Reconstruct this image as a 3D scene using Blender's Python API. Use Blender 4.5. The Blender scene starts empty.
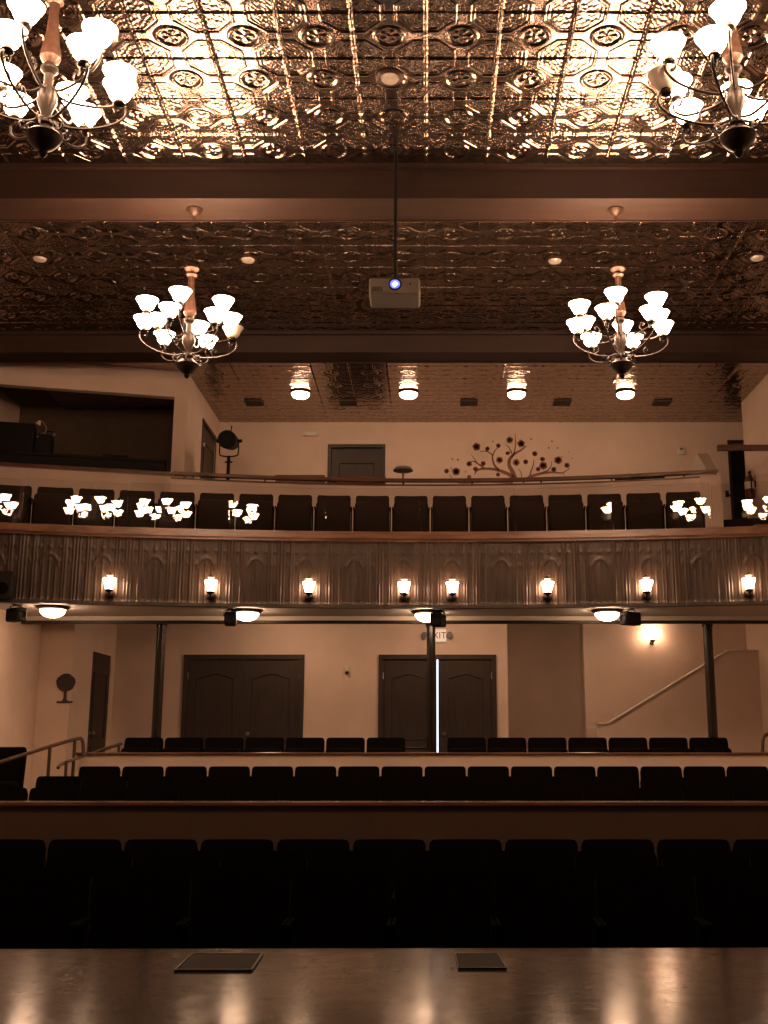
import bpy, math, random
import numpy as np
from mathutils import Vector, Matrix
random.seed(7)
PI = math.pi
scene = bpy.context.scene
COL = scene.collection
CZ = 1.5                      # camera height over the auditorium floor
F, PX, PY, PITCH = 1100.0, 428.0, 512.0, math.radians(12.1)

def at(px, py, Y):
    """world point seen at a pixel of the 768x1024 frame, at depth Y (surveying helper)"""
    a = PITCH + math.atan((PY - py) / F)
    z = Y * math.tan(a)
    ax = Y * math.cos(PITCH) + z * math.sin(PITCH)
    return Vector(((px - PX) * ax / F, Y, CZ + z))

def H(h): return CZ + h

# ------------------------------------------------------------------ materials
def newmat(name):
    m = bpy.data.materials.new(name); m.use_nodes = True
    nt = m.node_tree; nt.nodes.clear()
    out = nt.nodes.new('ShaderNodeOutputMaterial')
    b = nt.nodes.new('ShaderNodeBsdfPrincipled')
    nt.links.new(b.outputs[0], out.inputs[0])
    return m, nt, b, out

def mat(name, col, rough=.6, metal=0., noise=0., nscale=8., bump=0., bscale=40., spec=.5, stretch=None, coat=0.):
    m, nt, b, out = newmat(name)
    b.inputs['Base Color'].default_value = (*col, 1); b.inputs['Roughness'].default_value = rough
    b.inputs['Metallic'].default_value = metal; b.inputs['Specular IOR Level'].default_value = spec
    b.inputs['Coat Weight'].default_value = coat
    tc = nt.nodes.new('ShaderNodeTexCoord'); src = tc.outputs['Object']
    if stretch:
        mp = nt.nodes.new('ShaderNodeMapping'); mp.inputs['Scale'].default_value = stretch
        nt.links.new(src, mp.inputs[0]); src = mp.outputs[0]
    if noise:
        n = nt.nodes.new('ShaderNodeTexNoise'); n.inputs['Scale'].default_value = nscale; n.inputs['Detail'].default_value = 6
        nt.links.new(src, n.inputs['Vector'])
        r = nt.nodes.new('ShaderNodeValToRGB')
        r.color_ramp.elements[0].position = .3; r.color_ramp.elements[1].position = .7
        r.color_ramp.elements[0].color = (*[c * (1 - noise) for c in col], 1)
        r.color_ramp.elements[1].color = (*[min(1, c * (1 + noise)) for c in col], 1)
        nt.links.new(n.outputs['Fac'], r.inputs[0]); nt.links.new(r.outputs[0], b.inputs['Base Color'])
    if bump:
        n2 = nt.nodes.new('ShaderNodeTexNoise'); n2.inputs['Scale'].default_value = bscale; n2.inputs['Detail'].default_value = 5
        nt.links.new(src, n2.inputs['Vector'])
        bp = nt.nodes.new('ShaderNodeBump'); bp.inputs['Strength'].default_value = bump; bp.inputs['Distance'].default_value = .01
        nt.links.new(n2.outputs['Fac'], bp.inputs['Height']); nt.links.new(bp.outputs[0], b.inputs['Normal'])
    return m

def emit(name, col, strength):
    m, nt, b, out = newmat(name)
    b.inputs['Base Color'].default_value = (.8, .76, .7, 1); b.inputs['Roughness'].default_value = .3
    b.inputs['Emission Color'].default_value = (*col, 1); b.inputs['Emission Strength'].default_value = strength
    return m

WARM = (1.0, .605, .37)
M = {}
M['plaster'] = mat('plaster', (.74, .575, .465), .85, noise=.05, nscale=2.5, bump=.15, bscale=60)
M['plaster_white'] = mat('plaster_white', (.80, .74, .66), .8, bump=.1, bscale=60)
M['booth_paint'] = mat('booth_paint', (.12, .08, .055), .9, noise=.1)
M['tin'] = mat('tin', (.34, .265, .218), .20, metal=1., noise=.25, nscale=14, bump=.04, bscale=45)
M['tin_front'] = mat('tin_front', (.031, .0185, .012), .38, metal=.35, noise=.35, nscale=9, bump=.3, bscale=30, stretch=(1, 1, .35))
M['beam_wood'] = mat('beam_wood', (.031, .0145, .009), .5, noise=.25, nscale=6, bump=.1, stretch=(.2, 2, 2))
M['rail_wood'] = mat('rail_wood', (.15, .075, .042), .22, noise=.35, nscale=5, bump=.05, stretch=(.3, 3, 3), coat=.3)
M['door_wood'] = mat('door_wood', (.034, .021, .015), .5, noise=.25, nscale=7, bump=.1, stretch=(3, 3, .3))
M['dark_trim'] = mat('dark_trim', (.022, .0135, .009), .5)
M['low_wall_paint'] = mat('low_wall_paint', (.085, .052, .032), .7, noise=.12, nscale=3)
M['column_metal'] = mat('column_metal', (.016, .011, .008), .25, metal=.2, noise=.3, nscale=15)
M['seat_fabric'] = mat('seat_fabric', (.0042, .0032, .0026), .95, bump=.25, bscale=220, spec=.05)
M['balcony_fabric'] = mat('balcony_fabric', (.026, .016, .012), .95, bump=.25, bscale=220, spec=.15)
M['seat_metal'] = mat('seat_metal', (.004, .0034, .003), .9, spec=.02)
M['carpet'] = mat('carpet', (.018, .012, .010), 1., noise=.3, nscale=60, spec=.1)
M['bronze'] = mat('bronze', (.019, .012, .008), .42, metal=.6, noise=.35, nscale=25)
M['copper_stem'] = mat('copper_stem', (.060, .030, .020), .45, metal=.4, noise=.3, nscale=30)
M['shade_lit'] = emit('shade_lit', WARM, 75)
M['dome_lit'] = emit('dome_lit', WARM, 56)
M['soffit_lit'] = emit('soffit_lit', WARM, 36)
M['rear_lit'] = emit('rear_lit', WARM, 62)
M['hatch_paint'] = mat('hatch_paint', (.020, .014, .010), .8, noise=.2, spec=.15)
M['exit_face'] = emit('exit_face', (1, .8, .62), .30)
M['sconce_lit'] = emit('sconce_lit', WARM, 62)
M['stair_lit'] = emit('stair_lit', WARM, 16)
M['shade_unlit'] = mat('shade_unlit', (.80, .70, .58), .35)
M['black_metal'] = mat('black_metal', (.006, .005, .0045), .6, spec=.2)
M['case_plastic'] = mat('case_plastic', (.17, .145, .12), .5)
M['lens_lit'] = emit('lens_lit', (.75, .88, 1.), 6)
M['lens_blue'] = emit('lens_blue', (.03, .14, 1.), 1.3)
M['lens_ring'] = mat('lens_ring', (.02, .035, .11), .2)
M['white_plastic'] = mat('white_plastic', (.72, .66, .58), .5)
M['red_paint'] = mat('red_paint', (.13, .022, .014), .4)
M['red_letters'] = mat('red_letters', (.35, .02, .015), .5)
M['steel'] = mat('steel', (.5, .46, .42), .3, metal=1.)
M['handrail'] = mat('handrail', (.085, .052, .036), .4, metal=.3)
M['mural_brown'] = mat('mural_brown', (.25, .125, .078), .8)
M['mural_blossom'] = mat('mural_blossom', (.31, .135, .09), .8)
M['mural_pale'] = mat('mural_pale', (.46, .26, .18), .8)
M['iron'] = mat('iron', (.05, .032, .024), .6)
M['paper'] = mat('paper', (.8, .76, .7), .7)
M['brown_box'] = mat('brown_box', (.17, .08, .05), .55, noise=.15)
M['grey_lamp'] = mat('grey_lamp', (.15, .125, .105), .5)
M['vent_metal'] = mat('vent_metal', (.05, .035, .028), .6)
M['bulb_glass'] = mat('bulb_glass', (.62, .55, .47), .15)

def stage_mat():
    m, nt, b, out = newmat('stage_boards')
    tc = nt.nodes.new('ShaderNodeTexCoord')
    def noise(scale, sv, detail=6):
        mp = nt.nodes.new('ShaderNodeMapping'); mp.inputs['Scale'].default_value = sv
        nt.links.new(tc.outputs['Object'], mp.inputs[0])
        n = nt.nodes.new('ShaderNodeTexNoise'); n.inputs['Scale'].default_value = scale; n.inputs['Detail'].default_value = detail
        nt.links.new(mp.outputs[0], n.inputs['Vector']); return n
    n1 = noise(2.2, (1, 1, 1)); n2 = noise(9, (1, 1, 1), 9)
    r = nt.nodes.new('ShaderNodeValToRGB')
    r.color_ramp.elements[0].color = (.030, .0215, .016, 1); r.color_ramp.elements[1].color = (.050, .036, .027, 1)
    nt.links.new(n1.outputs['Fac'], r.inputs[0]); nt.links.new(r.outputs[0], b.inputs['Base Color'])
    rr = nt.nodes.new('ShaderNodeMapRange'); rr.inputs['From Min'].default_value = .3; rr.inputs['From Max'].default_value = .75
    rr.inputs['To Min'].default_value = .115; rr.inputs['To Max'].default_value = .18
    nt.links.new(n2.outputs['Fac'], rr.inputs['Value']); nt.links.new(rr.outputs[0], b.inputs['Roughness'])
    # scuffs and cracks in the paint
    v = nt.nodes.new('ShaderNodeTexVoronoi'); v.feature = 'DISTANCE_TO_EDGE'; v.inputs['Scale'].default_value = 3.4
    mpv = nt.nodes.new('ShaderNodeVectorMath'); mpv.operation = 'ADD'
    nt.links.new(tc.outputs['Object'], mpv.inputs[0]); nt.links.new(n2.outputs['Color'], mpv.inputs[1]); nt.links.new(mpv.outputs[0], v.inputs['Vector'])
    mr = nt.nodes.new('ShaderNodeMapRange'); mr.inputs['From Max'].default_value = .012
    nt.links.new(v.outputs['Distance'], mr.inputs['Value'])
    ad = nt.nodes.new('ShaderNodeMath'); ad.operation = 'ADD'
    nt.links.new(mr.outputs[0], ad.inputs[0]); nt.links.new(n2.outputs['Fac'], ad.inputs[1])
    bp = nt.nodes.new('ShaderNodeBump'); bp.inputs['Strength'].default_value = .10; bp.inputs['Distance'].default_value = .004
    nt.links.new(ad.outputs[0], bp.inputs['Height']); nt.links.new(bp.outputs[0], b.inputs['Normal'])
    b.inputs['Specular IOR Level'].default_value = .38
    return m
M['stage'] = stage_mat()

def glass_mat():
    m = bpy.data.materials.new('pane_glass'); m.use_nodes = True; nt = m.node_tree; nt.nodes.clear()
    out = nt.nodes.new('ShaderNodeOutputMaterial'); mix = nt.nodes.new('ShaderNodeMixShader')
    t = nt.nodes.new('ShaderNodeBsdfTransparent'); g = nt.nodes.new('ShaderNodeBsdfGlossy'); g.inputs['Roughness'].default_value = .0
    t.inputs[0].default_value = (.97, .97, .97, 1)
    f = nt.nodes.new('ShaderNodeFresnel'); f.inputs['IOR'].default_value = 1.5
    nt.links.new(f.outputs[0], mix.inputs[0]); nt.links.new(t.outputs[0], mix.inputs[1]); nt.links.new(g.outputs[0], mix.inputs[2])
    nt.links.new(mix.outputs[0], out.inputs[0]); return m
M['glass'] = glass_mat()

# ------------------------------------------------------------------ mesh helpers
class MB:
    def __init__(s): s.v = []; s.f = []
    def add(s, vs, fs):
        b = len(s.v); s.v += [tuple(p) for p in vs]; s.f += [tuple(b + i for i in f) for f in fs]; return s
    def box(s, x0, x1, y0, y1, z0, z1):
        vs = [(x, y, z) for z in (z0, z1) for y in (y0, y1) for x in (x0, x1)]
        return s.add(vs, [(0, 2, 3, 1), (4, 5, 7, 6), (0, 1, 5, 4), (1, 3, 7, 5), (3, 2, 6, 7), (2, 0, 4, 6)])
    def bbox(s, x0, x1, y0, y1, z0, z1, r=.01, n=3):
        """box rounded in the XZ outline, with chamfered front and back"""
        r = min(r, (x1 - x0) / 2.01, (z1 - z0) / 2.01)
        def ring(ins, y):
            pts = []
            for cx, cz, a0 in ((x1 - r, z1 - r, 0), (x0 + r, z1 - r, 90), (x0 + r, z0 + r, 180), (x1 - r, z0 + r, 270)):
                for k in range(n + 1):
                    a = math.radians(a0 + 90 * k / n); rr = max(r - ins, r * .2)
                    q = (cx + rr * math.cos(a), y, cz + rr * math.sin(a))
                    pts.append(q)
            return pts
        c = min(r * .5, (y1 - y0) * .3)
        rings = [ring(c, y0), ring(0, y0 + c), ring(0, y1 - c), ring(c, y1)]
        N = len(rings[0]); vs = sum(rings, [])
        fs = [(j * N + i, j * N + (i + 1) % N, (j + 1) * N + (i + 1) % N, (j + 1) * N + i) for j in range(3) for i in range(N)]
        fs += [tuple(range(N - 1, -1, -1)), tuple(range(3 * N, 4 * N))]
        return s.add(vs, fs)
    def prism(s, poly, z0, z1):
        """vertical prism over an XY polygon"""
        n = len(poly); vs = [(x, y, z0) for x, y in poly] + [(x, y, z1) for x, y in poly]
        return s.add(vs, [tuple(range(n - 1, -1, -1)), tuple(range(n, 2 * n))] + [(i, (i + 1) % n, n + (i + 1) % n, n + i) for i in range(n)])
    def prism_y(s, poly, y0, y1):
        """prism along Y over an XZ polygon"""
        n = len(poly); vs = [(x, y0, z) for x, z in poly] + [(x, y1, z) for x, z in poly]
        return s.add(vs, [tuple(range(n)), tuple(range(2 * n - 1, n - 1, -1))] + [((i + 1) % n, i, n + i, n + (i + 1) % n) for i in range(n)])
    def lathe(s, prof, n=20, c=(0, 0, 0), M4=None):
        vs = []; 
        for r, z in prof:
            for k in range(n):
                a = 2 * PI * k / n; vs.append(Vector((r * math.cos(a), r * math.sin(a), z)))
        vs = [(M4 @ p if M4 else p) + Vector(c) for p in vs]
        fs = [(j * n + k, j * n + (k + 1) % n, (j + 1) * n + (k + 1) % n, (j + 1) * n + k) for j in range(len(prof) - 1) for k in range(n)]
        fs += [tuple(range(n - 1, -1, -1)), tuple((len(prof) - 1) * n + k for k in range(n))]
        return s.add(vs, fs)
    def tube(s, pts, r, n=8):
        pts = [Vector(p) for p in pts]; rs = r if isinstance(r, (list, tuple)) else [r] * len(pts)
        vs = []; up = None
        for i, p in enumerate(pts):
            t = (pts[min(i + 1, len(pts) - 1)] - pts[max(i - 1, 0)]).normalized()
            if up is None:
                up = Vector((0, 0, 1)) if abs(t.z) < .9 else Vector((0, 1, 0))
            u = (up - t * up.dot(t))
            if u.length < 1e-5: u = t.orthogonal()
            u.normalize(); w = t.cross(u); up = u
            for k in range(n):
                a = 2 * PI * k / n; vs.append(p + (u * math.cos(a) + w * math.sin(a)) * rs[i])
        fs = [(j * n + k, j * n + (k + 1) % n, (j + 1) * n + (k + 1) % n, (j + 1) * n + k) for j in range(len(pts) - 1) for k in range(n)]
        fs += [tuple(range(n - 1, -1, -1)), tuple((len(pts) - 1) * n + k for k in range(n))]
        return s.add(vs, fs)
    def build(s, name, m, parent=None, smooth=30):
        me = bpy.data.meshes.new(name); me.from_pydata(s.v, [], s.f); me.materials.append(m)
        import bmesh
        bm = bmesh.new(); bm.from_mesh(me); bmesh.ops.recalc_face_normals(bm, faces=bm.faces); bm.to_mesh(me); bm.free()
        if smooth:
            for p in me.polygons: p.use_smooth = True
            me.set_sharp_from_angle(angle=math.radians(smooth))
        o = bpy.data.objects.new(name, me); COL.objects.link(o)
        if parent: o.parent = parent
        return o

def spline(ctrl, n=6):
    """Catmull-Rom through control points"""
    P = [Vector(c) for c in ctrl]; P = [P[0] * 2 - P[1]] + P + [P[-1] * 2 - P[-2]]; out = []
    for i in range(1, len(P) - 2):
        for k in range(n):
            t = k / n; a, b, c, d = P[i - 1], P[i], P[i + 1], P[i + 2]
            out.append(.5 * ((2 * b) + (c - a) * t + (2 * a - 5 * b + 4 * c - d) * t * t + (3 * b - a - 3 * c + d) * t ** 3))
    out.append(P[-2]); return out

def tag(o, label, cat, group=None, kind=None):
    if label: o['label'] = label
    if cat: o['category'] = cat
    if group: o['group'] = group
    if kind: o['kind'] = kind
    return o

def empty(name, loc, rz=0.):
    o = bpy.data.objects.new(name, None); COL.objects.link(o); o.location = loc; o.rotation_euler = (0, 0, rz)
    o.empty_display_size = .1; return o

KIDS = {}
def copy_tree(o, parent=None):
    c = o.copy(); COL.objects.link(c)
    if parent is not None: c.parent = parent
    for ch in [x for x in o.children]: copy_tree(ch, c)
    return c

def struct(mb, name, m, label, cat, parent=None, smooth=30):
    o = mb.build(name, m, parent, smooth)
    if parent is None: tag(o, label, cat, None, 'structure')
    return o

ORD = ['first', 'second', 'third', 'fourth', 'fifth', 'sixth', 'seventh', 'eighth', 'ninth', 'tenth', 'eleventh', 'twelfth', 'thirteenth',
       'fourteenth', 'fifteenth', 'sixteenth', 'seventeenth', 'eighteenth', 'nineteenth', 'twentieth', 'twenty-first', 'twenty-second', 'twenty-third', 'twenty-fourth']

# ------------------------------------------------------------------ principal dimensions
XL, XR = -6.4, 5.43
CEIL = 5.85                                   # heights over the eye level
STAGE = -.84
YB, RB = 13.7, 23.0                           # balcony front: nearest-to-wall point and radius
def yf(x, off=0.): return YB - RB + math.sqrt((RB + off) ** 2 - x * x)
HW_Y, HW_R = 16.5, 16.0                       # parapet behind the balcony seats
def yh(x, off=0.): return HW_Y - HW_R + math.sqrt((HW_R + off) ** 2 - x * x)

def arc_band(mb, fn, x0, x1, o0, o1, z0, z1, n=48):
    """curved bar following fn between radial offsets o0..o1 and heights z0..z1"""
    vs = []; 
    for i in range(n + 1):
        x = x0 + (x1 - x0) * i / n
        vs += [(x, fn(x, o0), z0), (x, fn(x, o1), z0), (x, fn(x, o1), z1), (x, fn(x, o0), z1)]
    fs = []
    for i in range(n):
        a, b = 4 * i, 4 * i + 4
        for k in range(4): fs.append((a + k, a + (k + 1) % 4, b + (k + 1) % 4, b + k))
    fs += [(0, 1, 2, 3), (4 * n + 3, 4 * n + 2, 4 * n + 1, 4 * n)]
    return mb.add(vs, fs)

# ------------------------------------------------------------------ room shell
struct(MB().box(XL - .2, XR + 1.6, 4.6, 9.16, -.2, 0), 'floor', M['carpet'], 'dark flat auditorium floor under the nearest seat rows', 'floor')
rf = MB().add([(XL - .2, 9.16, 0), (XR + 1.6, 9.16, 0), (XR + 1.6, 13.85, H(-1.07)), (XL - .2, 13.85, H(-1.07)),
               (XL - .2, 9.16, -.2), (XR + 1.6, 9.16, -.2), (XR + 1.6, 13.85, -.2), (XL - .2, 13.85, -.2)],
              [(0, 1, 2, 3), (7, 6, 5, 4), (0, 4, 5, 1), (1, 5, 6, 2), (2, 6, 7, 3), (3, 7, 4, 0)])
struct(rf, 'floor_raked', M['carpet'], 'dark raked floor behind the brown low wall', 'floor')
struct(MB().box(XL - .2, XR + 1.6, 13.85, 19.8, -.2, H(-.77)), 'floor_rear', M['carpet'], 'dark raised floor under the balcony', 'floor')

e0, e1 = at(0, 950, 0), at(768, 946, 0)
def stage_edge(x): return 5.0 + .010 * (x + .2)
struct(MB().prism([(XL - .2, -6.2), (XR + .2, -6.2), (XR + .2, stage_edge(XR + .2)), (XL - .2, stage_edge(XL - .2))], -.2, H(STAGE)),
       'floor_stage', M['stage'], 'scuffed glossy dark wooden stage floor in front of the seats', 'stage floor', smooth=0)

struct(MB().box(XL - .25, XL, -6.3, 15.3, -.2, H(CEIL + .4)).box(XL - 1., XL - .05, 15.2, 15.4, -.2, H(CEIL + .4)).box(XL - 1., XL - .1, 15.4, 16.4, -.2, H(2.3)), 'wall_left', M['plaster'], 'beige plaster side wall of the auditorium on the left', 'wall')
struct(MB().box(XR, XR + .15, -6.3, 18.25, H(2.3), H(CEIL + .4)).box(XR, XR + .15, -6.3, 13.9, -.2, H(2.3)), 'wall_right', M['plaster'], 'beige side wall right of the balcony carrying the fire extinguisher', 'wall')
struct(MB().box(XL - .3, XR + .3, -6.5, -6.2, -.2, H(CEIL + .4)), 'wall_stage_back', M['booth_paint'], 'dark wall behind the stage', 'wall')

# upper back wall with two door openings
UY = 19.4
DX0, DX1 = at(331, 460, UY).x, at(382, 460, UY).x
DT = H(5.36)
RX0, RX1, RT = at(731, 460, UY).x, at(731, 460, UY).x + .95, at(735, 443, UY).z
ub = MB()
ub.box(-4.1, DX0, UY, UY + .2, H(3.0), H(CEIL + .3)); ub.box(DX0, DX1, UY, UY + .2, DT, H(CEIL + .3))
ub.box(DX1, RX0, UY, UY + .2, H(2.3), H(CEIL + .3)); ub.box(RX0, RX1, UY, UY + .2, RT, H(CEIL + .3)); ub.box(RX1, 7.0, UY, UY + .2, H(2.3), H(CEIL + .3))
struct(ub, 'wall_back_upper', M['plaster'], 'beige back wall of the balcony with the painted tree', 'wall')
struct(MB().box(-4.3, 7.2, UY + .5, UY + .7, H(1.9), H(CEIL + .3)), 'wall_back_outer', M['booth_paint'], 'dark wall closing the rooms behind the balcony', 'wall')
struct(MB().box(6.85, 7.05, 17.9, UY + .6, H(1.9), H(CEIL + .3)).box(XR + .12, 7.05, 17.9, 18.1, H(1.9), H(CEIL + .3)), 'wall_right_passage', M['plaster'], 'wall of the passage beyond the fire extinguisher', 'wall')

# side wall left of the balcony aisle, with door opening
SX = -3.82
sd0, sd1 = 17.95, 19.05
sw = MB()
sw.box(SX - .15, SX, 16.7, sd0, H(2.3), H(CEIL + .3)); sw.box(SX - .15, SX, sd0, sd1, H(5.40), H(CEIL + .3)); sw.box(SX - .15, SX, sd1, UY + .1, H(2.3), H(CEIL + .3))
struct(sw, 'wall_left_aisle', M['plaster'], 'beige wall at the left of the balcony aisle with a narrow door', 'wall')
# control booth: front wall with a wide opening, inner walls
BA, BB = Vector((SX + .0, 16.66)), Vector((XL - .72, 15.83))
bd = (BB - BA).normalized(); bn = Vector((bd.y, -bd.x))
if bn.y < 0: bn = -bn
BL = (BB - BA).length
def bpoint(s, d): q = BA + bd * s + bn * d; return (q.x, q.y)
def booth_box(mb, s0, s1, d0, d1, z0, z1): return mb.prism([bpoint(s0, d0), bpoint(s1, d0), bpoint(s1, d1), bpoint(s0, d1)], z0, z1)
BO0, BO1 = .19, BL - .02
bw = MB()
booth_box(bw, 0, BL, 0, .14, H(2.3), H(4.17)); booth_box(bw, 0, BL, 0, .14, H(5.42), H(CEIL + .3)); booth_box(bw, 0, BO0, 0, .14, H(4.17), H(5.42))
struct(bw, 'wall_booth', M['plaster'], 'beige wall around the wide dark control booth opening', 'wall')
bi = MB().box(XL - 1., SX - .16, 18.6, 18.8, H(2.3), H(CEIL + .3))
struct(MB().box(XL - .9, SX - .17, 17.0, 18.6, H(2.2), H(3.3)).prism([bpoint(.05, .15), bpoint(BL - .02, .15), (XL - .75, 17.0), (SX - .17, 17.0)], H(2.2), H(3.3)), 'floor_booth', M['carpet'], 'dark floor of the control booth', 'floor')
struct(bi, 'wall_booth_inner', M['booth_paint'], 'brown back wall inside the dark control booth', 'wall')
struct(MB().box(XL - 1., XL - .8, 15.4, 18.8, H(2.2), H(CEIL + .4)), 'wall_booth_side', M['plaster'], 'beige end wall seen inside the control booth at its left', 'wall')

# balcony slab and tiers
n = 40
arc = [(XL + (XR - XL) * i / n, yf(XL + (XR - XL) * i / n, .03)) for i in range(n + 1)]
sl = MB().prism(arc + [(XR, 16.6), (XL, 16.6)], H(2.2), H(2.48))
struct(sl, 'floor_balcony', M['carpet'], 'dark carpeted balcony floor under the seat row', 'floor')
arc2 = [(-3.9 + (XR + 3.9) * i / n, yh(-3.9 + (XR + 3.9) * i / n, .05)) for i in range(n + 1)]
struct(MB().prism(arc2 + [(7.0, 16.4), (7.0, UY + .5), (-3.9, UY + .5)], H(2.2), H(3.3)), 'floor_balcony_rear', M['carpet'], 'dark carpeted rear tier of the balcony', 'floor')
# soffit, under-balcony beam, rear ceiling
LY = 14.6
struct(MB().prism(arc + [(XR, LY + .1), (XL, LY + .1)], H(1.712), H(1.78)), 'ceiling_soffit', M['plaster_white'], 'pale underside of the balcony carrying four round lamps', 'ceiling')
um = MB().box(XL, XR, LY, LY + .36, H(1.655), H(2.25))
struct(um, 'beam', M['plaster_white'], 'pale beam across the underside of the balcony above the columns', 'beam')
struct(MB().box(XL, XR, LY - .03, LY + .05, H(1.613), H(1.652)), 'trim_1', M['dark_trim'], 'dark board along the bottom of the pale beam', 'trim')
struct(MB().box(XL, XR + 1.2, LY + .36, 19.6, H(2.2), H(2.26)), 'ceiling_rear', M['plaster_white'], 'pale ceiling of the lobby end under the balcony', 'ceiling')

# lower back wall
LBY = 17.5
d1a, d1b = at(183, 690, LBY).x, at(304, 690, LBY).x
d2a, d2b = at(378.5, 690, LBY).x, at(496.5, 690, LBY).x
dtop = H(1.44)
LX0, LX1 = -4.95, at(508, 690, LBY).x
FLR = H(-.77)
lw = MB()
for a, b in ((LX0 - 1.6, d1a), (d1b, d2a), (d2b, LX1)): lw.box(a, b, LBY, LBY + .18, FLR - .1, H(2.2))
for a, b in ((d1a, d1b), (d2a, d2b)): lw.box(a, b, LBY, LBY + .18, dtop, H(2.2))
struct(lw, 'wall_back_lower', M['plaster'], 'beige back wall under the balcony around two dark double doors', 'wall')
struct(MB().box(LX1 - .18, LX1, LBY + .18, 19.1, FLR - .1, H(2.2)).box(LX1, 5.7, 19.0, 19.2, FLR - .1, H(2.2)), 'wall_recess', M['plaster'], 'beige recessed wall just right of the double doors', 'wall')
sx0 = at(585, 690, 18.0).x
struct(MB().box(sx0, 5.3, 18.0, 18.2, FLR - .1, H(2.2)), 'wall_stair', M['plaster'], 'beige wall above the staircase with a lit sconce', 'wall')
struct(MB().box(5.2, 5.6, 13.75, 19.1, FLR - .1, H(2.2)), 'wall_right_lower', M['plaster'], 'beige side wall under the balcony beside the staircase', 'wall')
# stair half wall with its lit cap
sp = [at(597, 724, 17.4), at(608, 724, 17.4), at(728, 651, 17.4), at(760, 651, 17.4)]
poly = [(p.x, p.z) for p in sp]; poly[-1] = (5.2, poly[-1][1])
struct(MB().prism_y([(poly[0][0], FLR - .1)] + poly + [(5.2, FLR - .1)], 17.4, 17.55), 'wall_stair_half', M['plaster'], 'low beige wall rising along the staircase', 'half wall')
cp = []
for x, z in poly: cp.append((x - .0, z))
capm = MB().prism_y(cp + [(x, z + .02) for x, z in reversed(cp)], 17.375, 17.575)
struct(capm, 'trim_2', M['plaster_white'], 'thin pale sloping cap on the staircase half wall', 'trim', smooth=0)
# lower left walls
ld0, ld1 = 16.33, 17.28
ll = MB().box(LX0 - .15, LX0, 15.4, ld0, FLR - .1, H(2.2)).box(LX0 - .15, LX0, ld0, ld1, H(1.40), H(2.2)).box(LX0 - .15, LX0, ld1, LBY + .1, FLR - .1, H(2.2))
ll.box(-5.45, LX0 - .15, 15.4, 15.55, FLR - .1, H(2.2))
struct(ll, 'wall_left_lower', M['plaster'], 'beige wall under the balcony carrying the iron tree plaque', 'wall')
struct(MB().box(-5.6, -5.4, 13.75, 15.4, -.2, H(2.2)).box(XL, -5.6, 13.79, 13.9, -.2, H(1.70)).box(XL - .2, -5.6, 15.4, 18.9, -.2, H(2.2)), 'wall_left_jog', M['plaster'], 'blank beige wall at the far left under the balcony', 'wall')
struct(MB().box(XL - .2, LX0 - .15, LBY + .2, LBY + .4, -.2, H(2.4)), 'wall_left_closet', M['booth_paint'], 'dark wall of the closet behind the left side door', 'wall')

# ------------------------------------------------------------------ pressed tin ceiling
TX, TY, X0, Y0 = .61, .606, -.02, 1.3495 * 5.85
def tin_section(name, x0, x1, y0, y1, res, label, amp=1.35):
    nx, ny = int((x1 - x0) / TX * res), int((y1 - y0) / TY * res)
    xs = np.linspace(x0, x1, nx + 1); ys = np.linspace(y0, y1, ny + 1)
    X, Y = np.meshgrid(xs, ys)
    a = (X - X0) / TX; b = (Y - Y0) / TY
    u = a - np.floor(a) - .5; v = b - np.floor(b) - .5
    ia = np.floor(a + .5); ib = np.floor(b + .5)
    du, dv = .5 - np.abs(u), .5 - np.abs(v)
    cu = a - ia; cv = b - ib                                  # offset from nearest tile corner
    oc = np.maximum(np.maximum(du, dv), (du + dv) * .7071)
    g = lambda d, w: np.exp(-(d / w) ** 2)
    h = .0125 * g(oc - .405, .0155) + .007 * g(oc - .355, .014)
    h += .004 * (oc > .43) * (oc < .55)
    r = np.hypot(u, v); th = np.arctan2(v, u)
    h += .012 * g(r - .205, .018) + .005 * g(r - .165, .015) * (.5 + .5 * np.cos(26 * th))
    h += (r < .135) * .008 * (.5 + .5 * np.cos(5 * th)) * np.clip(r / .08, 0, 1) + .009 * g(r, .03)
    cr = np.hypot(cu, cv); ct = np.arctan2(cv, cu)
    fl = .5 + .5 * np.cos(4 * ct + 9 * np.sin(cr * 22)) * np.cos(cr * 46)
    fl2 = np.sin(cu * 60) * np.sin(cv * 60 + 2 * np.sin(cu * 31))
    h += (oc < .33) * (.0048 * fl + .0022 * fl2)
    h += .016 * g(du, .018) * (.8 + .2 * np.cos(v * 2 * PI * 12))   # rolled seam running towards the wall
    h += .0105 * g(dv, .0135)
    rng = np.random.RandomState(3)
    tilt = rng.normal(0, .0016, (80, 80, 2))
    ti, tj = (np.floor(a).astype(int) % 80), (np.floor(b).astype(int) % 80)
    h += tilt[ti, tj, 0] * u * 2 + tilt[ti, tj, 1] * v * 2
    Z = H(CEIL) - amp * h
    co = np.stack([X, Y, Z], -1).reshape(-1, 3).astype(np.float32)
    me = bpy.data.meshes.new(name)
    me.vertices.add(len(co)); me.vertices.foreach_set('co', co.ravel())
    i, j = np.meshgrid(np.arange(nx), np.arange(ny)); k = (j * (nx + 1) + i).ravel()
    q = np.stack([k, k + nx + 1, k + nx + 2, k + 1], -1).astype(np.int32)   # faces look down
    me.loops.add(q.size); me.loops.foreach_set('vertex_index', q.ravel())
    me.polygons.add(len(q)); me.polygons.foreach_set('loop_start', (np.arange(len(q)) * 4).astype(np.int32))
    me.polygons.foreach_set('use_smooth', np.ones(len(q), bool))
    me.update(calc_edges=True); me.validate(); me.materials.append(M['tin'])
    o = bpy.data.objects.new(name, me); COL.objects.link(o)
    tag(o, label, 'ceiling', None, 'structure'); return o
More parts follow.
